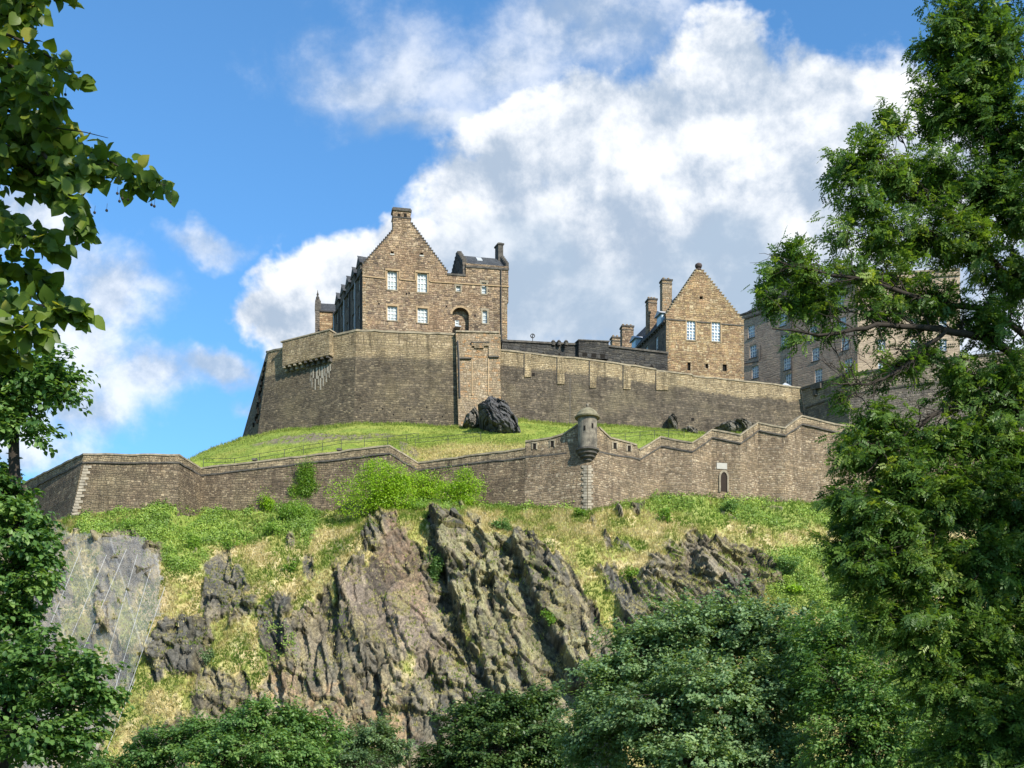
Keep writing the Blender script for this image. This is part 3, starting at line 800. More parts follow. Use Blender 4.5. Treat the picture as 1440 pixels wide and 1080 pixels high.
# ---- west building (main gable and tower)
def west_building():
    f = Fac((510, 183.2), (715.5, 187.4)); uv = f.uv
    th = thing('gabled_building', tuple(f.p(8, 60, -6)), 'big west building with tall crow stepped gable, chimney and small tower roof', 'castle building')
    zb = 60.0
    uL = 0.0; uR = uv(715, 400)[0]; uR2 = uv(713.2, 460)[0]
    eL = uv(510, 374); eR = uv(629, 384); gT = uv(553, 330)[1]
    mw, mc, mcl = MB(), MB(), MB()
    cL = uv(552.5, 320)[0]; cR = uv(577.5, 320)[0]
    # gable sides: left slope from eave to chimney foot, right slope reaching higher
    rects = []
    vtop = uv(565, 313)[1]; v0 = eR[1]; n = 20
    for k in range(n):
        va = v0+(vtop-v0)*k/n; vb = v0+(vtop-v0)*(k+1)/n
        fl = np.clip((va-eL[1])/(uv(552, 326)[1]-eL[1]), 0, 1); l = eL[0]+(cL-eL[0])*fl
        fl2 = np.clip((vb-eL[1])/(uv(552, 326)[1]-eL[1]), 0, 1); l2 = eL[0]+(cL-eL[0])*fl2
        r = eR[0]+(cR-eR[0])*k/n; r2 = eR[0]+(cR-eR[0])*(k+1)/n
        rects.append((l, r, va, vb))
        if l2-l > .05: f.box(mcl, l-.1, l2+.03, vb+.004, vb+.15, .06, -.95)
        if r-r2 > .05: f.box(mc, r2-.03, r+.1, vb+.004, vb+.15, .06, -.95)
    vpar = uv(640, 385.5)[1]; vtow = uv(680, 372)[1]
    uT = uv(655, 375)[0]
    rects.append((uL, uR2, zb, v0)); rects.append((uR2-.01, uR, uv(715, 425)[1], v0))
    rects.append((eR[0]-.3, uT, v0, vpar)) if vpar > v0 else None
    rects.append((uT, uR, v0-.01, vtow))
    ws = [((545, 558.2), (381, 408)), ((587, 600.6), (384, 411.5)), ((545, 558.6), (430, 451)), ((587.3, 601.3), (433, 454.5)),
          ((641.5, 647.6), (402, 410)), ((677.4, 684), (397, 413.5)), ((678.6, 685), (436.5, 455))]
    holes = []; W = []
    for (xa, xb), (ya, yb) in ws:
        u0, v1 = uv(xa, ya); u1, v0_ = uv(xb, yb); holes.append((u0, u1, v0_, v1)); W.append((u0, u1, v0_, v1))
    # arched recess
    ax0, ax1 = uv(636, 450)[0], uv(659.5, 450)[0]; av = uv(648, 443)[1]; ab = uv(648, 472)[1]
    rr = (ax1-ax0)/2; cu = (ax0+ax1)/2
    arch = []
    for k in range(10):
        a = av+rr*.88*math.sin(math.pi/2*k/10); b_ = av+rr*.88*math.sin(math.pi/2*(k+1)/10); w_ = rr*math.cos(math.pi/2*(k+.5)/10)
        arch.append((cu-w_, cu+w_, a, b_))
    arch.append((ax0, ax1, ab, av))
    for k, (x, y) in enumerate(((551.5, 355), (593, 357))):
        u, v = uv(x, y); holes.append((u-.22, u+.22, v-.18, v+.18))
    slots = holes[-2:]
    f.cells(mw, rects, holes+arch, .85)
    mw.build('wall', M['house'], th)
    mc.build('crow_steps', M['cap'], th); mcl.build('crow_steps', M['cap'], th)
    # back of the arch with its small window
    mb = MB(); wu0, wv1 = uv(641.2, 446.5); wu1, wv0 = uv(647, 458)
    f.cells(mb, [(ax0-.2, ax1+.2, ab-.2, av+rr+.2)], [(wu0, wu1, wv0, wv1)], .3, -.86)
    nb = mb.build('arched_recess', M['house'], th)
    window(f, nb, wu0, wu1, wv0, wv1, 1, 3, rec=.95, sill=M['lead'])
    mb = MB()
    for k in range(12):
        a0 = math.pi*k/12; a1 = math.pi*(k+1)/12
        q = lambda a, r_, o: f.p(cu+r_*math.cos(a), av+r_*.88*math.sin(a), o)
        mb.hexa([q(a0, rr, .05), q(a0, rr+.3, .05), q(a1, rr+.3, .05), q(a1, rr, .05)], [q(a0, rr, -.1), q(a0, rr+.3, -.1), q(a1, rr+.3, -.1), q(a1, rr, -.1)])
    mb.build('arch_stones', M['dressing'], nb)
    for i, w in enumerate(W):
        nx, ny = (3, 4) if i < 4 else (1, 3) if i != 4 else (1, 2)
        if i in (2, 3): ny = 4
        wn = window(f, th, *w, nx=nx, ny=ny, sill=M['coping'])
        mb = MB(); u0, u1, v0_, v1 = w
        f.box(mb, u0-.22, u0-.002, v0_, v1, .035, -.1); f.box(mb, u1+.002, u1+.22, v0_, v1, .035, -.1); f.box(mb, u0-.3, u1+.3, v1+.002, v1+.32, .05, -.1)
        mb.build('surround', M['dressing'] if i < 4 else M['coping'], wn)
    for s_ in slots:
        mb = MB(); f.box(mb, s_[0], s_[1], s_[2], s_[3], -.4, -.5); sw = mb.build('vent_slot', M['hole'], th)
        mb = MB(); f.box(mb, s_[0]-.1, s_[1]+.1, s_[2]-.2, s_[2]-.003, .06, -.3); mb.build('sill', M['plaque'], sw)
    # string course with label moulds
    mb = MB()
    def hl(xa, ya, xb, yb, o=.14, h=.17):
        u0, v_ = uv(xa, ya); u1, v2 = uv(xb, yb); n_ = max(1, int((u1-u0)/1.1))
        for k in range(n_):
            a, b_ = k/n_, (k+1)/n_; A = []; B = []
            for (uu, vv) in ((u0+(u1-u0)*a, v_+(v2-v_)*a), (u0+(u1-u0)*b_, v_+(v2-v_)*b_)):
                pass
            va = v_+(v2-v_)*a; vb = v_+(v2-v_)*b_; ua = u0+(u1-u0)*a; ub = u0+(u1-u0)*b_
            A = [f.p(ua, va-h, o), f.p(ub, vb-h, o), f.p(ub, vb, o), f.p(ua, va, o)]; B = [f.p(ua, va-h, -.05), f.p(ub, vb-h, -.05), f.p(ub, vb, -.05), f.p(ua, va, -.05)]
            mb.hexa(A, B)
    hl(509.5, 387.5, 542, 391); hl(541.5, 377.5, 562, 379, .16, .3); hl(562, 392, 583, 394.5); hl(583.5, 380.5, 604.5, 382, .16, .3); hl(605, 395.5, 715.5, 402.5)
    u, v_ = uv(542, 391)
    for xa, ya, yb in ((541.8, 378, 392), (561.8, 379, 393), (583.8, 381, 395), (604.2, 382, 396)):
        u0, vt = uv(xa, ya); _, vb = uv(xa, yb); f.box(mb, u0-.09, u0+.09, vb, vt-.3, .135, -.05)
    mb.build('string_course', M['dressing'], th)
    mb = MB(); hl(629, 384.3, 655, 386.2, .12, .28); mb.build('parapet_cornice', M['cap'], th)
    mb = MB(); hl(655, 373.2, 715.7, 377.3, .13, .3); mb.build('parapet_cornice', M['cap'], th)
    mb = MB(); uu = uv(704.3, 420)[0]; mb.tube([f.p(uu, uv(704, 380)[1], .16), f.p(uu, uv(704, 440)[1], .16), f.p(uu+.1, uv(704, 489)[1], .2)], .09, 6)
    mb.build('drain_pipe', M['pipe'], th)
    for (x, y) in ((571.5, 413), (575.5, 412.5), (668, 444), (533, 427), (628, 431)):
        u, v_ = uv(x, y); mb = MB(); f.box(mb, u-.12, u+.12, v_-.16, v_+.16, .01, -.02); mb.build('putlog_hole', M['hole'], th)
    # quoins at both corners
    for side in (0, 1):
        mb = MB(); v_ = 63.0; k = 0
        while v_ < eL[1]-.3:
            w_ = .75 if k % 2 else .45
            f.box(mb, (uR2-w_ if side else -.02), (uR2+.02 if side else w_), v_, v_+.36, .03, -.2); v_ += .42; k += 1
        mb.build('corner_quoins', M['tan'], th)
    # big chimney on the gable
    d = 1.5; mb = MB(); v0c = vtop-.6; v1c = uv(565, 297)[1]
    f.box(mb, cL, cR, v0c, v1c, .03, -d); ch = mb.build('chimney', M['house'], th)
    mb = MB(); f.box(mb, cL-.14, cR+.14, v1c, v1c+.28, .18, -d-.14); f.box(mb, cL-.02, cR+.02, v1c+.28, v1c+.5, .05, -d-.02); f.box(mb, cL-.1, cR+.1, v1c-1.05, v1c-.9, .1, -d-.1); mb.build('chimney_cap', M['cap'], ch)
    for x in (561, 570):
        u, v_ = uv(x, 303.5); mb = MB(); f.box(mb, u-.22, u+.22, v_-.35, v_+.3, .045, -.05); mb.build('flue_hole', M['hole'], ch)
    # main roof running back
    S = np.array([-0.37, .93]); S /= np.linalg.norm(S); Ls = 18.0
    def off(p, t): return np.array([p[0]+S[0]*t, p[1]+S[1]*t, p[2]])
    rv = uv(560, 322)[1]-.5; ru = (cL+cR)/2
    A = f.p(.1, eL[1]-.3, -.7); B = f.p(ru, rv, -.7); C = f.p(eR[0]-.1, eR[1]-.1, -.7)
    mb = MB()
    mb.prism([A, B, C, A-[0, 0, .5]], [off(A, Ls), off(B, Ls), off(C, Ls), off(A, Ls)-[0, 0, .5]]); mb.build('roof', M['slate'], th)
    # sides and rear walls
    mb = MB()
    a = f.p(uR2, zb, -.85); b = f.p(uR2, vtow, -.85); t = 9.0
    S2 = -f.Nv; o2 = lambda p, t: np.array([p[0]+S2[0]*t, p[1]+S2[1]*t, p[2]])
    mb.hexa([a, o2(a, t), o2(b, t), b], [f.p(uR2-.8, zb, -.85), o2(f.p(uR2-.8, zb, -.85), t), o2(f.p(uR2-.8, vtow, -.85), t), f.p(uR2-.8, vtow, -.85)])
    a = f.p(uT, v0-2, -.85); b = f.p(uT, vtow, -.85)
    mb.hexa([a, o2(a, 6), o2(b, 6), b], [f.p(uT+.6, v0-2, -.85), o2(f.p(uT+.6, v0-2, -.85), 6), o2(f.p(uT+.6, vtow, -.85), 6), f.p(uT+.6, vtow, -.85)])
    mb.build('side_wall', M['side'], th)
    # left return wall with wallhead dormers
    c0 = f.p(0, 0, -.45); g = Fac((510, 183), (510, 183)) if False else None
    g = Fac.__new__(Fac); g.O = np.array(c0[:2]); g.U = S; g.L = Ls; g.Nv = np.array([-S[1], S[0]])
    ev = eL[1]-.5
    mw = MB(); rects = [(0, Ls, zb, ev)]; holes = []; dorm = []
    for k in range(5):
        uc = 2.3+k*3.4; hv = ev+(1.9 if k else 2.2)
        rects.append((uc-1.05, uc+1.05, ev-.01, hv-.6))
        dorm.append((uc, hv)); holes += [(uc-.5, uc+.5, ev-2.2, ev+.3), (uc-.5, uc+.5, ev-6.5, ev-4.4)]
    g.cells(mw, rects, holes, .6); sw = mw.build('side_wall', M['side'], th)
    for (uc, hv) in dorm:
        mb = MB(); a, b, c_ = g.p(uc-1.25, hv-.6, .12), g.p(uc+1.25, hv-.6, .12), g.p(uc, hv+.75, .12)
        mb.prism([g.p(uc-1.25, hv-.6, -2.6), g.p(uc+1.25, hv-.6, -2.6), g.p(uc, hv+.75, -2.6)], [a, b, c_]); dm = mb.build('dormer_head', M['cap'], th)
        mb = MB(); mb.prism([g.p(uc-1.3, hv-.55, -2.7), g.p(uc, hv+.85, -2.7), g.p(uc, hv+.95, -2.7), g.p(uc-1.45, hv-.6, -2.7)], [g.p(uc-1.3, hv-.55, .2), g.p(uc, hv+.85, .2), g.p(uc, hv+.95, .2), g.p(uc-1.45, hv-.6, .2)])
        mb.build('dormer_roof', M['slate'], dm)
        mb = MB(); g.box(mb, uc-1.0, uc+1.0, ev, hv-.61, -.61, -2.4); mb.build('dormer_cheek', M['side'], dm)
    for h_ in holes: window(g, th, *h_, nx=2, ny=3, rec=.2, pane=M['pane_blue'], sill=False)
    for k in range(6):
        mb = MB(); uc = .6+k*3.4; mb.tube([g.p(uc, ev, .12), g.p(uc, ev-9, .12)], .09, 5); mb.build('drain_pipe', M['lead'] if k % 2 else M['pipe'], th)
    mb = MB(); g.box(mb, -.3, Ls, ev-.25, ev, .2, -.1); mb.build('eaves_course', M['cap'], th)
    # small gabled roof on the tower: ridge parallel to the facade, depth along the building
    rb = uv(660, 372)[1]+.05; uA = uT+.05; uB = uR
    rz = rb+2.5; dp = 2.7
    q = lambda u_, z_, d_: f.p(u_, z_, -.25)+np.array([S[0]*d_, S[1]*d_, 0])
    mb = MB()
    mb.prism([q(uA+.1, rb, 0), q(uA+.1, rb, 5.4), q(uA+.1, rz, dp)], [q(uB-.3, rb, 0), q(uB-.3, rb, 5.4), q(uB-.3, rz, dp)]); rf = mb.build('tower_roof', M['slate'], th)
    mb = MB(); f.box(mb, uA+.3, uB-.3, rb-.02, rb+.14, -.02, -.24); mb.build('gutter', M['white'], rf)
    u, _ = uv(681, 357); mb = MB()
    zf = lambda t_: rb+(rz-rb)*t_+.06
    A = [q(u-.45, zf(.62), dp*.62-.06), q(u+.35, zf(.62), dp*.62-.06), q(u+.35, zf(.9), dp*.9-.06), q(u-.45, zf(.9), dp*.9-.06)]
    mb.hexa(A, [p_-np.array([0, 0, .12]) for p_ in A]); mb.build('skylight', M['lead'], rf)
    for (ua, ub, low) in ((uA-.45, uA+.05, v0-1.5), (uB-.29, uB+.04, rb-.4)):
        mb = MB(); pr = [(low, 0), (rb+.35, -.02), (rz+.35, dp), (rb+.35, 5.5), (low, 5.4)]
        mb.prism([q(ua, z, d_) for z, d_ in pr], [q(ub, z, d_) for z, d_ in pr]); gb = mb.build('tower_gable', M['side'] if low < rb-1 else M['cap'], th)
        for sgn in (0, 1):
            mb = MB(); n_ = 6
            for k in range(n_):
                t0, t1 = k/n_, (k+1)/n_
                d0, d1 = (dp*t0, dp*t1) if not sgn else (5.4-dp*t0, 5.4-dp*t1)
                zt_ = rb+.35+(rz-rb)*t1+.12; zb_ = rb+(rz-rb)*t0
                mb.hexa([q(ua-.07, zb_, d0), q(ub+.07, zb_, d0), q(ub+.07, zt_, d0), q(ua-.07, zt_, d0)], [q(ua-.07, zb_, d1), q(ub+.07, zb_, d1), q(ub+.07, zt_, d1), q(ua-.07, zt_, d1)])
            mb.build('crow_steps', M['cap'], gb)
    # tower chimney on the right gable
    zt = uv(702, 334)[1]; mb = MB()
    def cb(u0, u1, z0, z1, d0, d1): mb.hexa([q(u0, z0, d0), q(u1, z0, d0), q(u1, z1, d0), q(u0, z1, d0)], [q(u0, z0, d1), q(u1, z0, d1), q(u1, z1, d1), q(u0, z1, d1)])
    cb(uB-.75, uB+.02, rz-.8, zt, dp-.6, dp+.8); tc = mb.build('tower_chimney', M['cap'], th)
    mb = MB(); cb(uB-.87, uB+.14, zt, zt+.22, dp-.72, dp+.92); cb(uB-.65, uB-.08, zt+.22, zt+.42, dp-.4, dp+.6); mb.build('chimney_cap', M['cap'], tc)
    return f, g, ev
west_f, west_g, west_ev = west_building()

# ---- rear wing left of the west building
def rear_wing():
    f = Fac((447, 203), (486, 203.6)); uv = f.uv
    th = thing('rear_wing', tuple(f.p(2, 60, -3)), 'small slate roofed wing with pointed finial behind the left end of the west building', 'castle building')
    uR = uv(486, 440)[0]; zb = 60; ze = uv(465, 437.5)[1]; zr = uv(465, 417)[1]
    mb = MB(); mb.hexa([f.p(.3, zb, 0), f.p(uR, zb, 0), f.p(uR, ze, 0), f.p(.3, ze, 0)], [f.p(.3, zb, -6), f.p(uR, zb, -6), f.p(uR, ze, -6), f.p(.3, ze, -6)]); mb.build('wall', M['house_pale'], th)
    mb = MB(); mb.prism([f.p(.32, ze, .15), f.p(.32, ze, -6.1), f.p(.32, zr, -3)], [f.p(uR, ze, .15), f.p(uR, ze, -6.1), f.p(uR, zr, -3)]); rf = mb.build('roof', M['slate'], th)
    mb = MB(); f.box(mb, .1, uR, ze-.2, ze-.01, .2, 0); mb.build('gutter', M['pipe'], rf)
    mb = MB(); pr = [(zb, 0), (ze+.2, .2), (zr+.7, -3), (ze+.2, -6.2), (zb, -6)]
    mb.prism([f.p(-.45, z, o) for z, o in pr], [f.p(.3, z, o) for z, o in pr]); gb = mb.build('gable', M['side'], th)
    mb = MB()
    for k in range(4):
        z = ze+.3+(zr-ze)*k/4; o = .15-3*k/4
        f.box(mb, -.5, .45, z-.4, z+.35, o+.1, o-.75)
    mb.build('crow_steps', M['cap'], gb)
    mb = MB(); c = f.p(-.1, zr+.6, -3); mb.lathe(c, [(.32, 0), (.28, .4), (.12, .6), (.2, .85), (.1, 1.1), (.02, 1.6)], 8); mb.build('finial', M['cap'], gb)
    mb = MB(); u = uv(469, 455)[0]; mb.tube([f.p(u, ze, .12), f.p(u, zb, .12)], .09, 5); mb.build('drain_pipe', M['pipe'], th)
rear_wing()

# ---- east gabled building
def east_building():
    f = Fac((937, 193.0), (1046.5, 195.4)); uv = f.uv
    th = thing('gabled_building', tuple(f.p(6, 58, -6)), 'golden stone east building with steep crow stepped gable topped by a ball', 'castle building')
    zb = 57.0; uR = uv(1046, 480)[0]
    eL = uv(936.5, 445); eR = uv(1045.5, 447); ap = uv(983.5, 380)
    mw, mc = MB(), MB()
    rects = stepped(f, mw, mc, eL, (uR, eL[1]), (ap[0]-.35, ap[1]), (ap[0]+.35, ap[1]), 19)
    rects.append((0, uR, zb, min(eL[1], eR[1])+.0))
    holes = []
    W = [((965.8, 978), (450.5, 478.5)), ((1000.8, 1013.2), (452.5, 480.5))]
    for (xa, xb), (ya, yb) in W:
        u0, v1 = uv(xa, ya); u1, v0 = uv(xb, yb); holes.append((u0, u1, v0, v1))
    for (xa, xb, ya, yb) in ((966.5, 971, 509.5, 521), (992, 996, 511.5, 518), (1016, 1022, 512, 522), (983.5, 988, 416.5, 421)):
        u0, v1 = uv(xa, ya); u1, v0 = uv(xb, yb); holes.append((u0, u1, v0, v1))
    f.cells(mw, rects, holes, .8); mw.build('wall', M['house_pale'], th); mc.build('crow_steps', M['coping'], th)
    for w in holes[:2]:
        wn = window(f, th, *w, nx=3, ny=6, rec=.15, sill=M['coping'], pane=M['pane_blue'], bar=.05)
        mb = MB(); u0, u1, v0, v1 = w; f.box(mb, u0-.25, u0-.002, v0, v1, .035, -.1); f.box(mb, u1+.002, u1+.25, v0, v1, .035, -.1); f.box(mb, u0-.3, u1+.3, v1+.002, v1+.3, .05, -.1)
        mb.build('surround', M['dressing'], wn)
    for w in holes[2:]:
        mb = MB(); f.box(mb, *w, -.3, -.4); sl2 = mb.build('slit_window', M['hole'], th)
        mb = MB(); u0, u1, v0, v1 = w; f.box(mb, u0-.18, u0-.002, v0-.15, v1+.15, .03, -.1); f.box(mb, u1+.002, u1+.18, v0-.15, v1+.15, .03, -.1); mb.build('surround', M['tan'], sl2)
    mb = MB()
    for (xa, xb, ya, yb) in ((937, 965, 449, 451), (979, 1000, 452.5, 454), (1014, 1045.5, 455.5, 458)):
        u0, v0 = uv(xa, ya); u1, v1 = uv(xb, yb); vv = (v0+v1)/2; f.box(mb, u0, u1, vv-.1, vv+.07, .1, -.1)
    mb.build('string_course', M['cap'], th)
    c = f.p(ap[0], ap[1]+.1, -.4); mb = MB(); mb.lathe(c, [(.42, 0), (.45, .25), (.3, .35), (.5, .5), (.58, .75), (.5, 1.0), (.25, 1.15), (.03, 1.2)], 16); mb.build('ball_finial', flat_mat('dark_finial', (.07, .05, .045), .8), th)
    for side in (0, 1):
        mb = MB(); v_ = 60; k = 0
        while v_ < eL[1]-.3:
            w_ = .7 if k % 2 else .42
            f.box(mb, (uR-w_ if side else -.02), (uR+.02 if side else w_), v_, v_+.34, .03, -.2); v_ += .4; k += 1
        mb.build('corner_quoins', M['tan'], th)
    S = np.array([-.275, .96]); S /= np.linalg.norm(S); Ls = 26.0
    off = lambda p, t: np.array([p[0]+S[0]*t, p[1]+S[1]*t, p[2]])
    A = f.p(-.15, eL[1]-.55, -.6); B = f.p(ap[0], ap[1]-.5, -.6); C = f.p(uR, eL[1]-.5, -.6)
    mb = MB(); mb.prism([A, B, C], [off(A, Ls), off(B, Ls), off(C, Ls)]); mb.build('roof', M['slate'], th)
    g = Fac.__new__(Fac); g.O = np.array(f.p(0, 0, -.4)[:2]); g.U = S; g.L = Ls; g.Nv = np.array([-S[1], S[0]])
    ev = eL[1]-.5; mw = MB(); holes = [(3.0+k*4.2, 4.1+k*4.2, ev-3.4, ev-1.2) for k in range(6)]
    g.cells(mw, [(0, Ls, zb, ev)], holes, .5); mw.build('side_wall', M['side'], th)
    for h_ in holes: window(g, th, *h_, nx=2, ny=4, rec=.15, pane=M['pane_blue'], sill=True)
    mb = MB(); g.box(mb, -.1, Ls, ev-.3, ev, .35, -.1)
    for k in range(26): g.box(mb, .3+k, .55+k, ev-.55, ev-.3, .28, 0)
    mb.build('eaves_course', M['cap'], th)
    # glazed dormers on the roof slope
    for uc in (3.6, 14.5):
        mb = MB(); hv = ev+2.2
        g.box(mb, uc-1.0, uc+1.0, ev+.15, hv, -.45, -2.8); dm = mb.build('dormer', M['blue_frame'], th)
        mb = MB(); g.box(mb, uc-.8, uc+.8, ev+.45, hv-.25, -.40, -.46); mb.build('pane', M['pane_sky'], dm)
        mb = MB(); mb.prism([g.p(uc-1.3, hv+.003, -.1), g.p(uc+1.3, hv+.003, -.1), g.p(uc, hv+.75, -.1)], [g.p(uc-1.3, hv+.003, -3.4), g.p(uc+1.3, hv+.003, -3.4), g.p(uc, hv+.75, -3.4)]); mb.build('dormer_roof', M['lead'], dm)
    # chimneys along the side wall and ridge
    def chim(x0, x1, yt, yb, Y, mat, dpt=1.4, pots=2):
        h = Fac((x0, Y), (x1, Y+.3)); u1 = h.uv(x1, yt)[0]; zt = h.uv(x0, yt)[1]; zb_ = h.uv(x0, yb)[1]
        mb = MB(); h.box(mb, 0, u1, zb_, zt, 0, -dpt); c_ = mb.build('chimney', mat, th)
        mb = MB(); h.box(mb, -.12, u1+.12, zt, zt+.25, .12, -dpt-.12); h.box(mb, -.05, u1+.05, zt-.55, zt-.42, .06, -dpt-.06); mb.build('chimney_cap', M['cap'], c_)
        for k in range(pots):
            mb = MB(); q = h.p(u1*(k+.5)/pots, zt+.25, -dpt/2); mb.lathe(q, [(.18, 0), (.15, .35), (.19, .38), (.17, .45)], 8); mb.build('chimney_pot', M['dressing'], c_)
    chim(931.5, 945, 394, 445, 198, M['tan'], 1.3, 2)
    chim(912, 924, 421, 470, 203, M['house'], 1.5, 3)
    chim(875, 891, 459, 500, 214, M['house'], 1.5, 3)
    chim(861, 872, 475, 505, 218, M['tan'], 1.2, 2)
    return f
east_f = east_building()

# ---- long barrack block
def barrack():
    f = Fac((1045, 224), (1206, 207.5)); uv = f.uv
    th = thing('barrack_block', tuple(f.p(8, 60, -6)), 'long plain pinkish barrack block with rows of white sashes behind the ash branches', 'castle building')
    uL = -1.5; uR = uv(1206, 450)[0]; zb = 56.0; zt = uv(1046, 443)[1]
    rows = [466, 494.5, 523]      # window centres at x=1057
    base_uv = [uv(1057.5, y)[1] for y in rows]
    cols_ = [uv(x, 470)[0] for x in (1057.5, 1102.5, 1146.5, 1188)]
    holes = []
    vt = uv(1101, 449)[1]; v2 = uv(1103, 479.5)[1]; v3 = uv(1107, 511)[1]; v4 = uv(1109, 534)[1]
    hw, hh = .72, 1.12
    ctr = [(1056.6, 466), (1059, 494), (1062, 523), (1100.6, 449.5), (1103, 479.5), (1107, 511), (1109.5, 534), (1141.5, 437.5), (1143.8, 467.4), (1147, 498), (1151, 528), (1184.5, 455), (1188.5, 483), (1193, 513.5), (1181, 423)]
    for (x, y) in ctr:
        u, v = uv(x, y); holes.append((u-hw, u+hw, v-hh, v+hh))
    mb = MB(); f.cells(mb, [(uL, uR, zb, zt)], holes, .6); mb.build('wall', M['barrack'], th)
    for i, h in enumerate(holes):
        red = ctr[i] == (1141.5, 437.5)
        w = window(f, th, *h, nx=3, ny=4, rec=.18, pane=M['pane_blue'], bar=.06)
        if red:
            mb = MB(); f.box(mb, h[0]+.1, h[1]-.1, h[2]+.1, h[3]-.1, -.12, -.14); mb.build('blind', flat_mat('dull_red_blind', (.22, .05, .05), .8), w); w['label'] = 'sash with a dull red blind'
    mb = MB(); f.box(mb, uL-.3, uR+.2, zt-.9, zt-.6, .25, 0); f.box(mb, uL-.3, uR+.2, zt, zt+.3, .2, -.7); mb.build('cornice', M['cap'], th)
    mb = MB(); u, _ = uv(1114, 480); mb.tube([f.p(u, zt-.9, .15), f.p(u+.1, zb, .15)], .11, 6); u2, v_ = uv(1070, 498); u3, v4_ = uv(1046, 512)
    mb.tube([f.p(u2, v_+1.6, .12), f.p(u2, v_-.9, .12), f.p(u2-.4, v_-1.2, .12), f.p(u3, v4_, .12)], .07, 5); mb.build('drain_pipe', M['pipe'], th)
    # far return and end face, its stronger sunlight put into paler stone
    g = Fac((1206, 207.5), (1350, 205)); ur = g.uv(1350, 450)[0]
    mb = MB(); gh = []
    for x in (1240, 1285, 1326):
        for y in (425, 455, 485, 515):
            u, v = g.uv(x, y); gh.append((u-.6, u+.6, v-1, v+1))
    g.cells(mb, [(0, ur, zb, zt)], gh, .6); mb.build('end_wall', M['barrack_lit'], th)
    for h in gh: window(g, th, *h, nx=2, ny=4, rec=.18, pane=M['pane_blue'])
    mb = MB(); g.box(mb, -.2, ur, zt-.9, zt-.6, .25, 0); g.box(mb, .3, ur, zt, zt+.3, .2, -.7); mb.build('cornice', M['coping'], th)
    # roof
    bk = -f.Nv*12
    A = f.p(uL, zt+.3, -.7); B = f.p(uR, zt+.3, -.7)
    mb = MB(); D = f.Nv*-5; Dz = np.array([D[0], D[1], 3.2]); E2 = np.array([D[0]*2, D[1]*2, 0])
    mb.prism([A, A+Dz, A+E2], [B, B+Dz, B+E2]); rf = mb.build('roof', M['slate'], th)
    h = Fac((1063, 228), (1130, 221)); u1 = h.uv(1130, 400)[0]; z1 = h.uv(1063, 404)[1]; z0 = zt
    mb = MB(); h.box(mb, 0, u1, z0, z1, 0, -6); up = mb.build('upper_block', M['side'], th)
    mb = MB(); h.box(mb, -.2, u1+.2, z1, z1+.3, .2, -6.2); mb.build('parapet_coping', M['cap'], up)
    h = Fac((1184, 208), (1206, 206)); u1 = h.uv(1206, 400)[0]; z1 = h.uv(1184, 397)[1]
    mb = MB(); h.box(mb, 0, u1, zt+.3, z1, -1, -3); c_ = mb.build('chimney', M['barrack'], th)
    mb = MB(); h.box(mb, -.15, u1+.15, z1, z1+.35, -.85, -3.15); mb.build('chimney_cap', M['cap'], c_)
barrack()
# low service roof and coping stones seen over the curtain wall
hut = thing('lean_to_roof', P(1107, 552, 200), 'little grey lean-to roof tucked behind the curtain wall end', 'lean-to')
mb = MB(); mb.prism([P(1086, 552, 198), P(1118, 556, 198), P(1118, 545, 202), P(1104, 538, 202)], [P(1086, 562, 198), P(1118, 566, 198), P(1118, 556, 202), P(1104, 556, 202)]); mb.build('roof', M['lead'], hut)
mb = MB(); mb.prism([P(1085, 556, 197.8), P(1120, 560, 197.8), P(1120, 575, 197.8), P(1085, 575, 197.8)], [P(1085, 566, 201), P(1120, 566, 201), P(1120, 575, 201), P(1085, 575, 201)]); mb.build('wall', M['tan'], hut)

# ------------------------------------------------------------------ hillside (one sheet of real relief)
def line(pts):
    a = np.array([P(*p) for p in pts]); o = np.argsort(a[:, 0]); return a[o]
L_foot = line([(x, 1155, 116+3*math.sin(x*.011)) for x in range(-500, 2200, 60)])
L_low = line([(-500, 980, 126), (0, 985, 125), (200, 985, 124), (400, 965, 123.5), (600, 960, 124), (700, 965, 125), (860, 960, 124.5), (1000, 930, 126), (1200, 920, 128), (2200, 920, 134)])
L_brow = line([(-500, 830, 150), (-60, 800, 140), (60, 770, 134), (110, 760, 132.5), (230, 800, 133), (300, 800, 134), (450, 800, 134), (520, 735, 136), (600, 728, 137), (720, 755, 135.5), (850, 765, 136), (1000, 775, 137), (1180, 790, 140), (1440, 800, 144), (2200, 810, 160)])
L_base = line([(-500, 800, 190)]+[(a[4], a[5]-2, a[3]-.8) for a in LW if a[0] not in (739, 775, 794, 812, 842, 858, 899)]+[(2200, 760, 175)])
L_in = line([(-520, 800, 196)]+[(a[0], a[1]+13, a[3]+1.6) for a in LW if a[0] not in (739, 775, 794, 812, 826, 842, 858, 899)]+[(826, 636, 146.5)]+[(2200, 700, 180)])
L_m1 = line([(-500, 760, 198), (60, 690, 172), (200, 668, 164), (270, 652, 163), (330, 635, 163), (400, 624, 162), (500, 614, 161), (600, 619, 160), (740, 607, 163), (900, 612, 166), (1040, 618, 170), (1200, 622, 176), (2200, 640, 200)])
L_m2 = line([(-500, 760, 210), (60, 705, 190), (200, 672, 182), (255, 654, 181), (275, 643, 180), (305, 629, 180), (340, 617, 180.5), (362, 612, 179.5), (400, 605, 177), (497, 595.5, 173.3), (600, 598, 173.8), (650, 601, 174), (730, 592, 176.5), (790, 596, 178.5), (845, 599, 179.6), (900, 601, 181.5), (940, 606, 183), (1000, 610, 185), (1130, 606, 189), (1200, 615, 182), (1300, 640, 171), (2200, 640, 200)])
def interp(L, X):
    return np.interp(X, L[:, 0], L[:, 1]), np.interp(X, L[:, 0], L[:, 2])
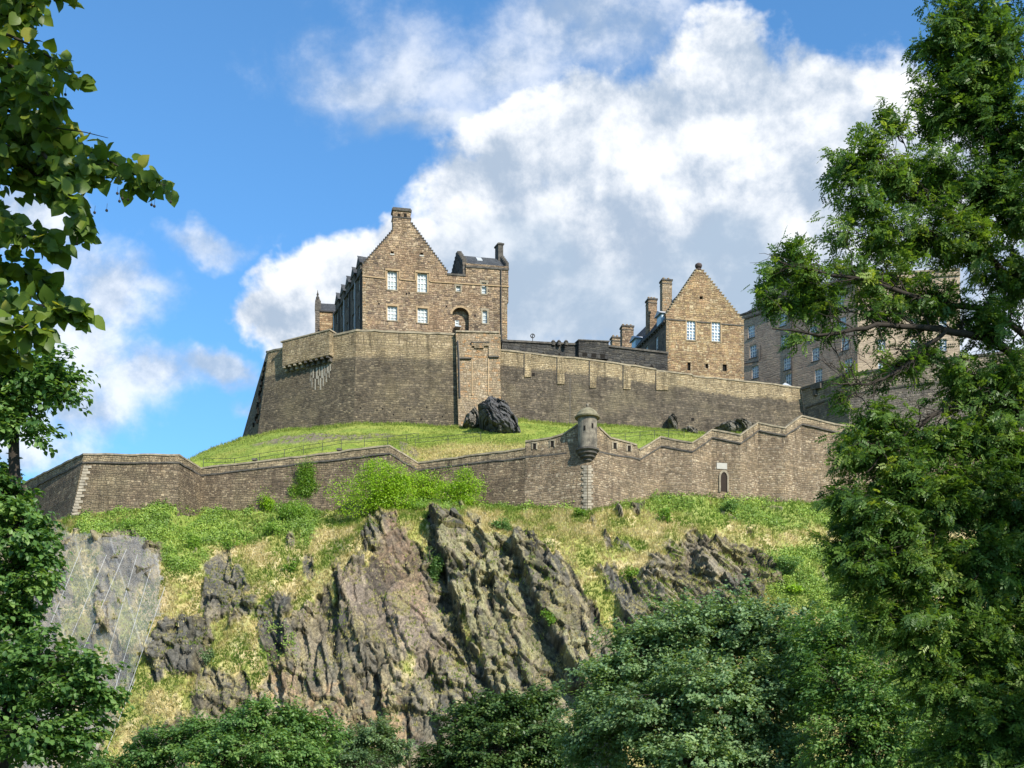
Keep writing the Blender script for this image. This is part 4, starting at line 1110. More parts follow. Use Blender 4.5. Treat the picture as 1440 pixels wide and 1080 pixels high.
Xs = np.concatenate([np.arange(-100, -58, .7), np.arange(-58, 46, .125), np.arange(46, 110, .7)])
X = Xs[:, None]
rows = []       # (Y, Z, zone)
def between(La, Lb, n, pw=1.0):
    (ya, za), (yb, zb_) = La, Lb
    t = (np.arange(n)/n)[None, :]
    return ya[:, None]+(yb-ya)[:, None]*t, za[:, None]+(zb_-za)[:, None]*t
I = [interp(L, Xs) for L in (L_foot, L_low, L_brow, L_base, L_in, L_m1, L_m2)]
back1 = (I[6][0]+25, I[6][1]-.8); back2 = (I[6][0]*0+330, I[6][1]*0-2)
segs = [(I[0], I[1], 130), (I[1], I[2], 200), (I[2], I[3], 120), (I[3], I[4], 3), (I[4], I[5], 40), (I[5], I[6], 40), (I[6], back1, 5), (back1, back2, 4)]
Ys, Zs, zone = [], [], []
for k, (a, b, n) in enumerate(segs):
    y, z = between(a, b, n); Ys.append(y); Zs.append(z); zone += [k]*n
Ys.append(back2[0][:, None]); Zs.append(back2[1][:, None]); zone.append(7)
Y = np.concatenate(Ys, 1); Z = np.concatenate(Zs, 1); zone = np.array(zone)
XX = np.broadcast_to(X, Y.shape).copy()
nc = 450      # cliff rows (zones 0..2)
def blur_rows(A, k):
    pad = np.concatenate([np.repeat(A[:, :1], k, 1), A, np.repeat(A[:, -1:], k, 1)], 1)
    c = np.cumsum(np.concatenate([np.zeros((len(A), 1)), pad], 1), 1)
    return (c[:, 2*k+1:]-c[:, :-2*k-1])/(2*k+1)
for A in (Y, Z):
    B_ = blur_rows(A[:, :nc], 18); w = np.ones(nc); w[:30] = np.linspace(0, 1, 30); w[-18:] = np.linspace(1, 0, 18)
    A[:, :nc] = A[:, :nc]*(1-w)+B_*w
px = CX+XX/Y*FPX; py = HOR-(Z-CAMZ)/Y*FPX          # authoring coordinates of the masks
mpp = 133.0/FPX
ux = XX; vz = Z                                     # metres across / up
warp = (fbm(ux*.10, vz*.10, 5, 4)-.5)*6.0+(fbm(ux*.8, vz*.8, 6, 3)-.5)*.5
def strat(deg, w=1.0):
    a = R(deg); dx, dy = math.cos(a), -math.sin(a)
    ac = ux*(-dy)+vz*dx; al = ux*dx+vz*dy
    return ac+warp*w*.6, al+warp*w
S72, L72 = strat(74); S58, L58 = strat(60)
right_w = sstep(800, 900, px)
left_w = 1-sstep(380, 560, px); S86, L86 = strat(88)
S = S72*(1-right_w)+S58*right_w; Lg = L72*(1-right_w)+L58*right_w
S = S*(1-left_w)+S86*left_w; Lg = Lg*(1-left_w)+L86*left_w
# rock / grass field
polys_rock = [
 [(480, 800), (500, 786), (528, 780), (512, 745), (522, 712), (550, 710), (580, 735), (600, 790), (640, 830), (655, 880), (700, 960), (720, 1010), (640, 1120), (300, 1180), (330, 1000), (385, 960), (395, 880), (430, 850), (470, 850)],
 [(604, 715), (640, 722), (668, 748), (700, 742), (722, 752), (760, 768), (800, 790), (815, 830), (842, 860), (855, 900), (880, 930), (870, 1160), (700, 1160), (700, 1000), (660, 900), (630, 830), (598, 770)],
 [(833, 797), (880, 795), (925, 830), (948, 868), (935, 905), (900, 895), (858, 852)],
 [(846, 748), (870, 753), (900, 773), (880, 784), (853, 770)],
 [(905, 802), (930, 780), (972, 757), (1050, 765), (1088, 800), (1070, 845), (960, 850), (920, 838)],
 [(272, 783), (345, 788), (352, 830), (322, 862), (288, 842)],
 [(325, 835), (380, 828), (412, 845), (385, 893), (340, 872)],
 [(200, 885), (240, 858), (292, 885), (268, 952), (195, 960)],
 [(40, 748), (205, 754), (238, 820), (205, 920), (175, 990), (120, 1180), (-400, 1180), (-400, 800)],
 [(250, 1000), (300, 955), (340, 950), (400, 1180), (150, 1180), (190, 1010)],
 [(408, 735), (432, 740), (425, 770), (405, 765)], [(425, 785), (445, 780), (447, 815), (430, 812)],
 [(640, 890), (700, 950), (690, 1160), (560, 1160), (600, 1000)], [(690, 712), (712, 716), (706, 742), (688, 735)],
 [(880, 690), (905, 694), (900, 705), (880, 702)], [(1030, 705), (1082, 712), (1090, 722), (1040, 718)], [(860, 712), (895, 713), (885, 722), (855, 721)],
]
rock = np.full(px.shape, -60.0)
sub = (slice(None), slice(0, nc))
wx = (fbm(ux*.35, vz*.35, 31, 4)-.5)*34; wy = (fbm(ux*.35, vz*.35, 41, 4)-.5)*34
for pl in polys_rock:
    rock[sub] = np.maximum(rock[sub], poly_sd(px[sub]+wx[sub], py[sub]+wy[sub], pl))
mixed = [[(250, 840), (480, 830), (480, 1180), (180, 1180), (200, 960)], [(840, 780), (1180, 790), (1250, 1180), (840, 1180)], [(590, 860), (700, 900), (720, 1180), (560, 1180)], [(640, 760), (860, 800), (860, 1100), (650, 1000)]]
mx_ = np.full(px.shape, -60.0)
for pl in mixed: mx_[sub] = np.maximum(mx_[sub], poly_sd(px[sub]+wx[sub], py[sub]+wy[sub], pl))
patch = fbm(S*.55, Lg*.17, 51, 5)-.5
rockness = np.clip(rock/22, -1.4, .62) + .45*sstep(-10, 25, mx_) + patch*5.2 - .02
firm = np.full(px.shape, -60.0)
for pl in (polys_rock[2], polys_rock[3], polys_rock[4], polys_rock[0], polys_rock[1], [(960, 880), (900, 900), (880, 930), (1000, 960), (1050, 900)]):
    firm[sub] = np.maximum(firm[sub], poly_sd(px[sub]+wx[sub]*.5, py[sub]+wy[sub]*.5, pl))
core = np.full(px.shape, -60.0)
for pl in polys_rock[:2]: core[sub] = np.maximum(core[sub], poly_sd(px[sub]+wx[sub]*.5, py[sub]+wy[sub]*.5, pl))
rockness = rockness + .55*sstep(-4, 8, firm) + .3*sstep(0, 12, core)
rockness = rockness - .45*sstep(770, 700, py)
rk = sstep(-.05, .45, rockness)
rk[:, nc:] = 0
fadeb = np.ones(len(zone)); fadeb[:nc] = 1-sstep(nc-22, nc-4, np.arange(nc)); fadeb[nc:] = 0
rk *= fadeb[None, :]
# facets: tilted plates bounded by steep left-facing steps
def plates(sx, sy, seed, jitter=0):
    f1, f2, dx, dy, r1, r2 = worley(S[sub]/sx+jitter, Lg[sub]/sy, seed)
    return f1, f2, dx*sx, dy*sy, r1, r2
D = np.zeros(px.shape); tone = np.zeros(px.shape); crack = np.ones(px.shape)
for (sx, sy, amp, tilt, tl, sd) in ((3.0, 5.0, 1.0, .26, .16, 61), (1.6, 2.4, .85, .36, .3, 71), (.8, 1.3, .34, .30, .3, 81), (.36, .6, .10, .25, .25, 91)):
    f1, f2, dx, dy, r1, r2 = plates(sx, sy, sd)
    md = 1.0 if amp > .8 else .25+1.5*sstep(.38, .62, fbm(ux[sub]*.22, vz[sub]*.22, sd+7, 3))
    D[sub] += md*((r1-.5)*amp*1.5 - dx*tilt*(2.2*r2-.35) + dy*tl*(2.4*((r1*7.3) % 1)-1.2))
    tone[sub] += (r2-.5)*amp**.5*1.1
    e = sstep(0, .10, f2-f1); crack[sub] *= .55+.45*e; D[sub] -= (1-e)*amp*.22
D *= .80
# big ledges of the central crag: right side stands forward of the line
def ledge(pts, h, Lr, hl, Ll, soft=.25):
    pts = np.array(pts, float)
    xl = np.interp(py, pts[:, 1], pts[:, 0]); win = sstep(pts[0, 1]-14, pts[0, 1]+16, py)*(1-sstep(pts[-1, 1]-10, pts[-1, 1]+30, py))
    d = (px-xl)*mpp + (fbm(ux*.5, vz*.5, 131, 3)-.5)*1.2
    return win*(np.where(d > 0, h*np.exp(-np.maximum(d, 0)/Lr), -hl*np.exp(-np.maximum(-d, 0)/Ll))*np.minimum(1, np.abs(d)/soft*.5+.5))
big = .55*(ledge([(600, 712), (626, 800), (648, 880), (700, 985), (720, 1080)], 2.2, 4.5, 3.4, 2.4)
     + ledge([(716, 738), (742, 820), (775, 890), (815, 960), (850, 1010), (860, 1060)], 2.6, 6.0, 3.0, 4.5)
     + ledge([(672, 742), (690, 800), (720, 880), (735, 950)], 1.0, 2.2, 1.4, 1.5)
     + ledge([(832, 795), (862, 855), (905, 900), (930, 960)], 1.0, 4.0, .7, 1.0)
     + ledge([(898, 800), (930, 850)], .8, 2.0, .5, 1.0) + ledge([(968, 765), (1000, 820), (1020, 860)], 1.0, 3.5, .8, 1.2)
     + ledge([(512, 742), (500, 780), (476, 800), (480, 860), (470, 930)], 1.3, 7.0, .7, 1.5)
     + ledge([(545, 712), (560, 760)], .5, 2.0, .3, 1)
     + ledge([(272, 783), (290, 850)], .7, 2, .3, 1)+ledge([(322, 835), (345, 885)], .8, 2.4, .4, 1)+ledge([(390, 850), (395, 960), (400, 1080)], 1.1, 5, .8, 2))
lump = (fbm(ux*.16, vz*.2, 111, 4)-.5)*2.6
soil = (fbm(ux*.9, vz*1.1, 121, 4)-.5)*.55 + (fbm(ux*2.6, vz*3.2, 122, 3)-.5)*.22
fade = fadeb[None, :]
foot = sstep(0, 25, np.arange(Y.shape[1]))[None, :]
slab_ = sstep(-6, 10, poly_sd(px+wx*.3, py+wy*.3, [(484, 800), (528, 786), (545, 735), (575, 735), (596, 800), (630, 880), (610, 930), (560, 930), (500, 890)]))
slab_ = np.maximum(slab_, sstep(-3, 6, np.maximum(poly_sd(px+wx*.4, py+wy*.4, polys_rock[2]), poly_sd(px+wx*.4, py+wy*.4, polys_rock[3])))*.8)
D = D*(1-.62*slab_)+slab_*(fbm(S*.5, Lg*.14, 137, 3)-.45)*1.3
disp = (lump*.8 + big*(.35+.65*rk) + rk*(D+.2) + (1-rk)*soil*.8)*fade*foot
disp[:, nc:] = ((fbm(ux*.25, Y*.25, 141, 4)-.5)*.5+(fbm(ux*1.2, Y*1.2, 142, 3)-.5)*.16)[:, nc:]*(zone[nc:] >= 4)[None, :]
Yd = Y.copy(); Zd = Z.copy()
Yd[:, :nc] -= disp[:, :nc]*.93; Zd[:, :nc] += disp[:, :nc]*.25
Zd[:, nc:] += disp[:, nc:]
# albedo
n1 = fbm(ux*.45, vz*.45, 151, 5); n2 = fbm(ux*1.7, vz*1.2, 152, 4); n3 = fbm(ux*.2, vz*.2, 153, 4); n4 = fbm(S*1.6, Lg*.35, 154, 4)
def mixc(a, b, t): return a*(1-t[..., None])+np.array(b)*t[..., None]
C = np.zeros(px.shape+(3,))+np.array((.150, .134, .115))
C = mixc(C, (.082, .078, .074), sstep(.5, .62, n1))
C = mixc(C, (.21, .175, .135), sstep(.5, .64, n3)*.7)
C = mixc(C, (.30, .255, .165), sstep(.50, .66, n4)*.6)
pil = sstep(-15, 12, poly_sd(px+wx*.5, py+wy*.5, [(612, 740), (700, 740), (740, 760), (800, 860), (840, 960), (820, 1040), (740, 1040), (660, 880)]))
C = mixc(C, (.235, .225, .135), pil*sstep(.40, .58, n2)*.75)
red = sstep(-8, 8, poly_sd(px+wx*.3, py+wy*.3, [(545, 712), (572, 714), (588, 790), (610, 850), (600, 880), (560, 850), (525, 790), (540, 760)]))
C = mixc(C, (.23, .155, .115), red*(.45+.35*sstep(.4, .6, n2)))
red2 = sstep(-15, 15, poly_sd(px+wx*.6, py+wy*.6, [(480, 800), (530, 790), (600, 870), (640, 900), (600, 940), (500, 880), (478, 840)]))
C = mixc(C, (.19, .145, .125), red2*.6)
tanp = sstep(-15, 20, poly_sd(px+wx, py+wy, [(330, 930), (400, 900), (420, 960), (560, 960), (600, 1060), (440, 1060), (330, 990)]))
C = mixc(C, (.29, .20, .13), tanp*sstep(.47, .58, n2)*.7)
C *= (1+.55*np.clip(tone, -1, 1))[..., None]
dkp = np.maximum(poly_sd(px+wx*.4, py+wy*.4, polys_rock[2]), np.maximum(poly_sd(px+wx*.4, py+wy*.4, polys_rock[3]), poly_sd(px+wx*.4, py+wy*.4, polys_rock[7])))
dkp = np.maximum(dkp, np.maximum(poly_sd(px+wx*.4, py+wy*.4, polys_rock[6]), poly_sd(px+wx*.4, py+wy*.4, polys_rock[5])))
C = mixc(C, (.088, .088, .092), sstep(-6, 8, dkp)*.7)
C *= (.28+.72*crack)[..., None]*np.array([1.13, 1.13, 1.0])
# grass
dry = np.zeros(px.shape+(3,))+np.array((.40, .33, .15))
dry = mixc(dry, (.50, .42, .23), sstep(.5, .65, n2)); dry = mixc(dry, (.28, .29, .08), sstep(.46, .58, n1)*.9)
lush_poly = [[(95, 700), (460, 700), (450, 740), (430, 775), (385, 750), (300, 772), (285, 800), (240, 812), (215, 775), (110, 750)], [(850, 690), (1300, 690), (1300, 770), (1050, 742), (860, 712)], [(560, 690), (830, 700), (820, 722), (640, 722), (570, 716)], [(360, 880), (430, 880), (420, 930), (370, 940)], [(1050, 780), (1200, 770), (1300, 900), (1100, 860)]]
lush = np.full(px.shape, -60.0)
for pl in lush_poly: lush[sub] = np.maximum(lush[sub], poly_sd(px[sub]+wx[sub]*.8, py[sub]+wy[sub]*.8, pl))
lushf = sstep(-8, 10, lush)
G = mixc(dry, (.20, .27, .05), np.clip(lushf*.8+sstep(.56, .66, n3)*.35, 0, 1))
G *= (.8+.4*n2)[..., None]
scree = sstep(-10, 10, poly_sd(px+wx*.6, py+wy*.6, [(200, 790), (232, 800), (245, 840), (225, 880), (205, 880)]))
G = mixc(G, (.32, .25, .17), scree*.6)
# soil and dry grass gather on the ledges that lie back
_V = np.stack([XX, Yd, Zd], -1); _n = np.cross(np.gradient(_V, axis=0), np.gradient(_V, axis=1)); _n /= np.maximum(np.linalg.norm(_n, axis=-1, keepdims=True), 1e-9)
ledgem = sstep(.60, .80, np.abs(_n[..., 2]))*sstep(.42, .58, fbm(ux*.6, vz*.6, 191, 4))
C = mixc(C, (.28, .25, .11), ledgem*.8)
rkc = rk*(1-.6*ledgem)
C = C*rk[..., None]+G*(1-rk)[..., None]
# mown bank between the walls
nm1 = fbm(ux*.10, Y*.16, 161, 4); nm2 = fbm(ux*.5, Y*.8, 162, 4); nm3 = fbm(ux*2, Y*2, 163, 3)
bankc = np.zeros(px.shape+(3,))+np.array((.21, .27, .045))
bankc = mixc(bankc, (.27, .29, .06), sstep(.45, .6, nm1)*.7); bankc = mixc(bankc, (.13, .20, .03), sstep(.5, .64, nm2)*.6)
yl = sstep(-6, 10, poly_sd(px+wx*.4, py+wy*.1, [(575, 632), (640, 622), (740, 622), (745, 640), (600, 660), (560, 640)]))
bankc = mixc(bankc, (.36, .30, .115), yl*(.4+.6*sstep(.4, .6, nm2)))
outc = sstep(-2.0, 1.5, np.maximum(poly_sd(px+wx*.35, py+wy*.08, [(352, 628), (400, 616), (440, 611), (480, 613), (545, 612), (560, 617), (470, 620), (400, 626)]), poly_sd(px+wx*.2, py+wy*.1, [(560, 622), (575, 626), (590, 640), (582, 650), (566, 636)])))
bankc = mixc(bankc, (.17, .145, .105), outc*sstep(.36, .46, nm3)); 
bankc *= (.8+.4*nm3)[..., None]
C[:, nc:] = bankc[:, nc:]
rkm = rk.copy(); rkm[:, nc:] = outc[:, nc:]*.6
Zd[:, nc:] += (outc*fbm(ux*3, Y*3, 171, 3)*.5)[:, nc:]
nX, nR = Y.shape
V = np.stack([XX, Yd, Zd], -1).reshape(-1, 3)
ii = (np.arange(nX-1)[:, None]*nR+np.arange(nR-1)[None, :])
F = np.stack([ii, ii+nR, ii+nR+1, ii+1], -1).reshape(-1, 4)
RGBA = np.concatenate([C, np.ones(C.shape[:2]+(1,))], -1)
m, t = new_mat('hillside_rock_and_grass')
pos = t.add('ShaderNodeNewGeometry').outputs['Position']
col = t.add('ShaderNodeAttribute', attribute_name='Col').outputs['Color']
rkf = t.add('ShaderNodeAttribute', attribute_name='rock').outputs['Fac']
st = t.vmath('MULTIPLY', t.add('ShaderNodeMapping', {'Vector': pos, 'Rotation': (0, R(-17), 0)}).outputs[0], (1.9, 1.9, .55))
fn = t.noise(st, 1.6, 7, .72, .5); fn2 = t.noise(pos, 5.5, 5, .7)
c = t.mix(1.0, col, t.ramp(fn, [(.28, (.40, .40, .42)), (.5, (1.0, 1.0, 1.0)), (.74, (1.55, 1.5, 1.38))]), 'MULTIPLY')
gcol = t.mix(1.0, col, t.ramp(fn2, [(.3, (.62, .66, .55)), (.5, (1, 1, 1)), (.7, (1.4, 1.32, 1.25))]), 'MULTIPLY')
c = t.mix(rkf, gcol, c)
vor = t.add('ShaderNodeTexVoronoi', {'Vector': t.vmath('ADD', st, t.vmath('MULTIPLY', t.noise(pos, 1.5, 3, out=1), (.6, .6, .6))), 'Scale': 1.3}, feature='DISTANCE_TO_EDGE').outputs['Distance']
c = t.mix(t.math('MULTIPLY', t.smooth(vor, .05, .0), t.math('MULTIPLY', rkf, .7)), c, (.028, .028, .026))
vor2 = t.add('ShaderNodeTexVoronoi', {'Vector': t.vmath('ADD', t.vmath('MULTIPLY', st, (1, 1, 1.5)), t.vmath('MULTIPLY', t.noise(pos, 3, 3, out=1), (.5, .5, .5))), 'Scale': 3.2}, feature='DISTANCE_TO_EDGE').outputs['Distance']
c = t.mix(t.math('MULTIPLY', t.smooth(vor2, .07, .0), t.math('MULTIPLY', rkf, .4)), c, (.035, .034, .03))
hgt = t.math('ADD', t.math('MULTIPLY', fn, 1.3), t.math('ADD', t.math('MULTIPLY', fn2, .5), t.math('MULTIPLY', t.smooth(vor, 0, .12), .25)))
finish(t, c, .92, hgt, .7, .18, .2)
M['hill'] = m
hill = np_mesh('hillside', V, F, m, attrs={'Col': ('FLOAT_COLOR', RGBA), 'rock': ('FLOAT', rkm)}, uv=False)
tag(hill, kind='structure')
# surface lookup for planting
Nn = np.cross(np.gradient(V.reshape(nX, nR, 3), axis=0), np.gradient(V.reshape(nX, nR, 3), axis=1)); Nn /= np.maximum(np.linalg.norm(Nn, axis=-1, keepdims=True), 1e-9)
vis = (Xs > -56) & (Xs < 46)
pxd = CX+XX/Yd*FPX; pyd = HOR-(Zd-CAMZ)/Yd*FPX
def hill_at(x, y):
    """surface point of the hillside seen at photo position x, y"""
    d = (pxd-x)**2+(pyd-y)**2; d[:, nc:] = 1e9
    k = np.argmin(d); i, j = divmod(k, nR); return np.array([XX[i, j], Yd[i, j], Zd[i, j]])

# ground sheet to the horizon
g1 = 4000.0
mg, t = new_mat('lawn')
pos = t.add('ShaderNodeNewGeometry').outputs['Position']
c = t.mix(t.noise(pos, .15, 5, .6), (.05, .075, .02), (.09, .12, .035)); c = t.mix(t.noise(pos, 3, 4, .6), c, (.07, .09, .03))
finish(t, c, .95, t.noise(pos, 6, 4), .5, .05)
xs_ = np.array([-g1, -300, -100, -40, 0, 40, 100, 300, g1]); ys_ = np.array([-g1, -300, -60, 0, 40, 80, 116, 250, g1])
Vg = np.array([(x, y, 0) for x in xs_ for y in ys_], float); ig = (np.arange(8)[:, None]*9+np.arange(8)[None, :])
gr = np_mesh('ground', Vg, np.stack([ig, ig+9, ig+10, ig+1], -1).reshape(-1, 4), mg, uv=False); tag(gr, kind='structure')

# ------------------------------------------------------------------ leaf clouds
def frames(n, d):
    n = n/np.maximum(np.linalg.norm(n, axis=1, keepdims=True), 1e-9)
    d = d-n*np.sum(d*n, 1, keepdims=True); d /= np.maximum(np.linalg.norm(d, axis=1, keepdims=True), 1e-9)
    return d, np.cross(n, d), n
def place(tmpl, faces, pos, nrm, dr, size, tint):
    """copies of a leaf template (x along, y across, z normal) -> V, F, tint"""
    t_, b_, n_ = frames(nrm, dr)
    T = np.asarray(tmpl, float); s = np.asarray(size)[:, None, None]
    V_ = pos[:, None]+s*(T[None, :, 0:1]*t_[:, None]+T[None, :, 1:2]*b_[:, None]+T[None, :, 2:3]*n_[:, None])
    k = len(T); F_ = (np.asarray(faces)[None]+(np.arange(len(pos))*k)[:, None, None]).reshape(-1, 3)
    return V_.reshape(-1, 3), F_, np.repeat(tint, k)
# templates, triangles only
def ovate(w=.36, fold=.12, droop=.12):
    v = [(0, 0, 0), (.35, w, fold), (.35, -w, fold), (.45, 0, 0), (1, 0, -droop), (.72, w*.7, fold*.4), (.72, -w*.7, fold*.4)]
    f = [(0, 3, 1), (0, 2, 3), (1, 3, 5), (3, 4, 5), (3, 2, 6), (3, 6, 4)]
    return v, f
def simple(w=.34, fold=.1):
    return [(0, 0, 0), (.5, w, fold), (.5, -w, fold), (1, 0, -.08)], [(0, 3, 1), (0, 2, 3)]
def heart():
    v = [(0, 0, 0), (-.10, .22, .03), (.08, .44, .08), (.36, .50, .10), (.66, .34, .05), (1.0, 0, -.14), (.66, -.34, .05), (.36, -.50, .10), (.08, -.44, .08), (-.10, -.22, .03), (.38, 0, -.02), (.7, 0, -.05)]
    f = [(0, 10, 2), (0, 2, 1), (2, 10, 3), (3, 10, 11), (3, 11, 4), (4, 11, 5), (0, 8, 10), (0, 9, 8), (8, 7, 10), (7, 11, 10), (7, 6, 11), (6, 5, 11)]
    return v, f
def pinnate(pairs=5, lw=.065, ll=.30):
    v, f = [], []
    def lf(o, d, z):
        i = len(v); o = np.array(o); d = np.array(d)/np.linalg.norm(d); p = np.array([-d[1], d[0], 0])
        v.extend([tuple(o), tuple(o+d*ll*.5+p*lw+[0, 0, .02+z*.5]), tuple(o+d*ll*.5-p*lw+[0, 0, .02+z*.5]), tuple(o+d*ll+[0, 0, z])])
        f.extend([(i, i+3, i+1), (i, i+2, i+3)])
    for k in range(pairs):
        x = .16+.70*k/pairs; z0 = -.22*x*x
        for s_ in (1, -1): lf((x, 0, z0), (.5, s_*.9, 0), -.09)
    lf((.86, 0, -.17), (1, 0, 0), -.1)
    return v, f
def sprig(n=7):
    v, f = [], []; r_ = random.Random(3)
    for k in range(n):
        x = k/n; a = r_.uniform(-1.2, 1.2)*(1 if k % 2 else -1); s_ = 1 if k % 2 else -1
        o = np.array([x*.8, 0, r_.uniform(-.05, .05)]); d = np.array([.5, s_*.85, r_.uniform(-.3, .2)]); d /= np.linalg.norm(d); p = np.array([-d[1], d[0], r_.uniform(-.5, .5)])
        L_ = .38; w_ = .11; i = len(v)
        v.extend([tuple(o), tuple(o+d*L_*.5+p*w_), tuple(o+d*L_*.5-p*w_), tuple(o+d*L_)]); f.extend([(i, i+3, i+1), (i, i+2, i+3)])
    return v, f
class Leaves:
    def __init__(s): s.V = []; s.F = []; s.t = []; s.n = 0
    def add(s, tm, pos, nrm, dr, size, tint):
        V_, F_, t_ = place(tm[0], tm[1], pos, nrm, dr, size, tint); s.V.append(V_); s.F.append(F_+s.n); s.t.append(t_); s.n += len(V_)
    def build(s, name, mat, parent, kind=None):
        o = np_mesh(name, np.concatenate(s.V), np.concatenate(s.F), mat, parent, attrs={'tint': ('FLOAT', np.concatenate(s.t))}, uv=False)
        if kind: o['kind'] = kind
        return o
def unit(n):
    v = rng.normal(size=(n, 3)); return v/np.linalg.norm(v, axis=1, keepdims=True)
LM = {
 'ash': leaf_mat('ash_leaves', [(0, (.035, .085, .018)), (.5, (.09, .17, .032)), (.85, (.17, .26, .05)), (1, (.25, .32, .07))], .42),
 'lime': leaf_mat('lime_leaves', [(0, (.05, .10, .018)), (.5, (.11, .18, .028)), (.85, (.21, .27, .04)), (1, (.34, .33, .06))], .5),
 'bluegreen': leaf_mat('bluish_leaves', [(0, (.095, .16, .07)), (.5, (.17, .27, .12)), (1, (.31, .42, .20))], .4),
 'dark': leaf_mat('dark_leaves', [(0, (.03, .065, .018)), (.5, (.065, .125, .032)), (1, (.15, .21, .06))], .3),
 'mid': leaf_mat('mid_leaves', [(0, (.055, .125, .032)), (.5, (.115, .22, .055)), (1, (.24, .35, .10))], .4),
 'pale': leaf_mat('pale_leaves', [(0, (.08, .14, .055)), (.5, (.14, .22, .09)), (1, (.25, .34, .16))], .35),
 'bright': leaf_mat('bright_leaves', [(0, (.12, .22, .012)), (.5, (.24, .42, .015)), (1, (.38, .52, .03))], .3),
 'shrub': leaf_mat('shrub_leaves', [(0, (.07, .15, .02)), (.5, (.15, .28, .03)), (1, (.27, .40, .05))], .35),
}
def bark_mat(name, a, b):
    m_, t_ = new_mat(name); pos_ = t_.add('ShaderNodeNewGeometry').outputs['Position']
    n_ = t_.noise(t_.vmath('MULTIPLY', pos_, (1, 1, .25)), 14, 5, .65)
    finish(t_, t_.mix(n_, a, b), .9, n_, .6, .02, .2); return m_
M['bark'] = bark_mat('grey_bark', (.045, .038, .03), (.12, .10, .075))
M['bark_dark'] = bark_mat('dark_bark', (.02, .016, .013), (.055, .045, .035))
def curve(a, b, sag=.0, n=6, wob=.04):
    a = np.array(a, float); b = np.array(b, float); L_ = np.linalg.norm(b-a); t_ = np.linspace(0, 1, n)[:, None]
    p = a+(b-a)*t_; p[:, 2] += (np.sin(t_[:, 0]*math.pi)*sag*L_)
    p[1:-1] += rng.normal(0, wob*L_, (n-2, 3)); return p
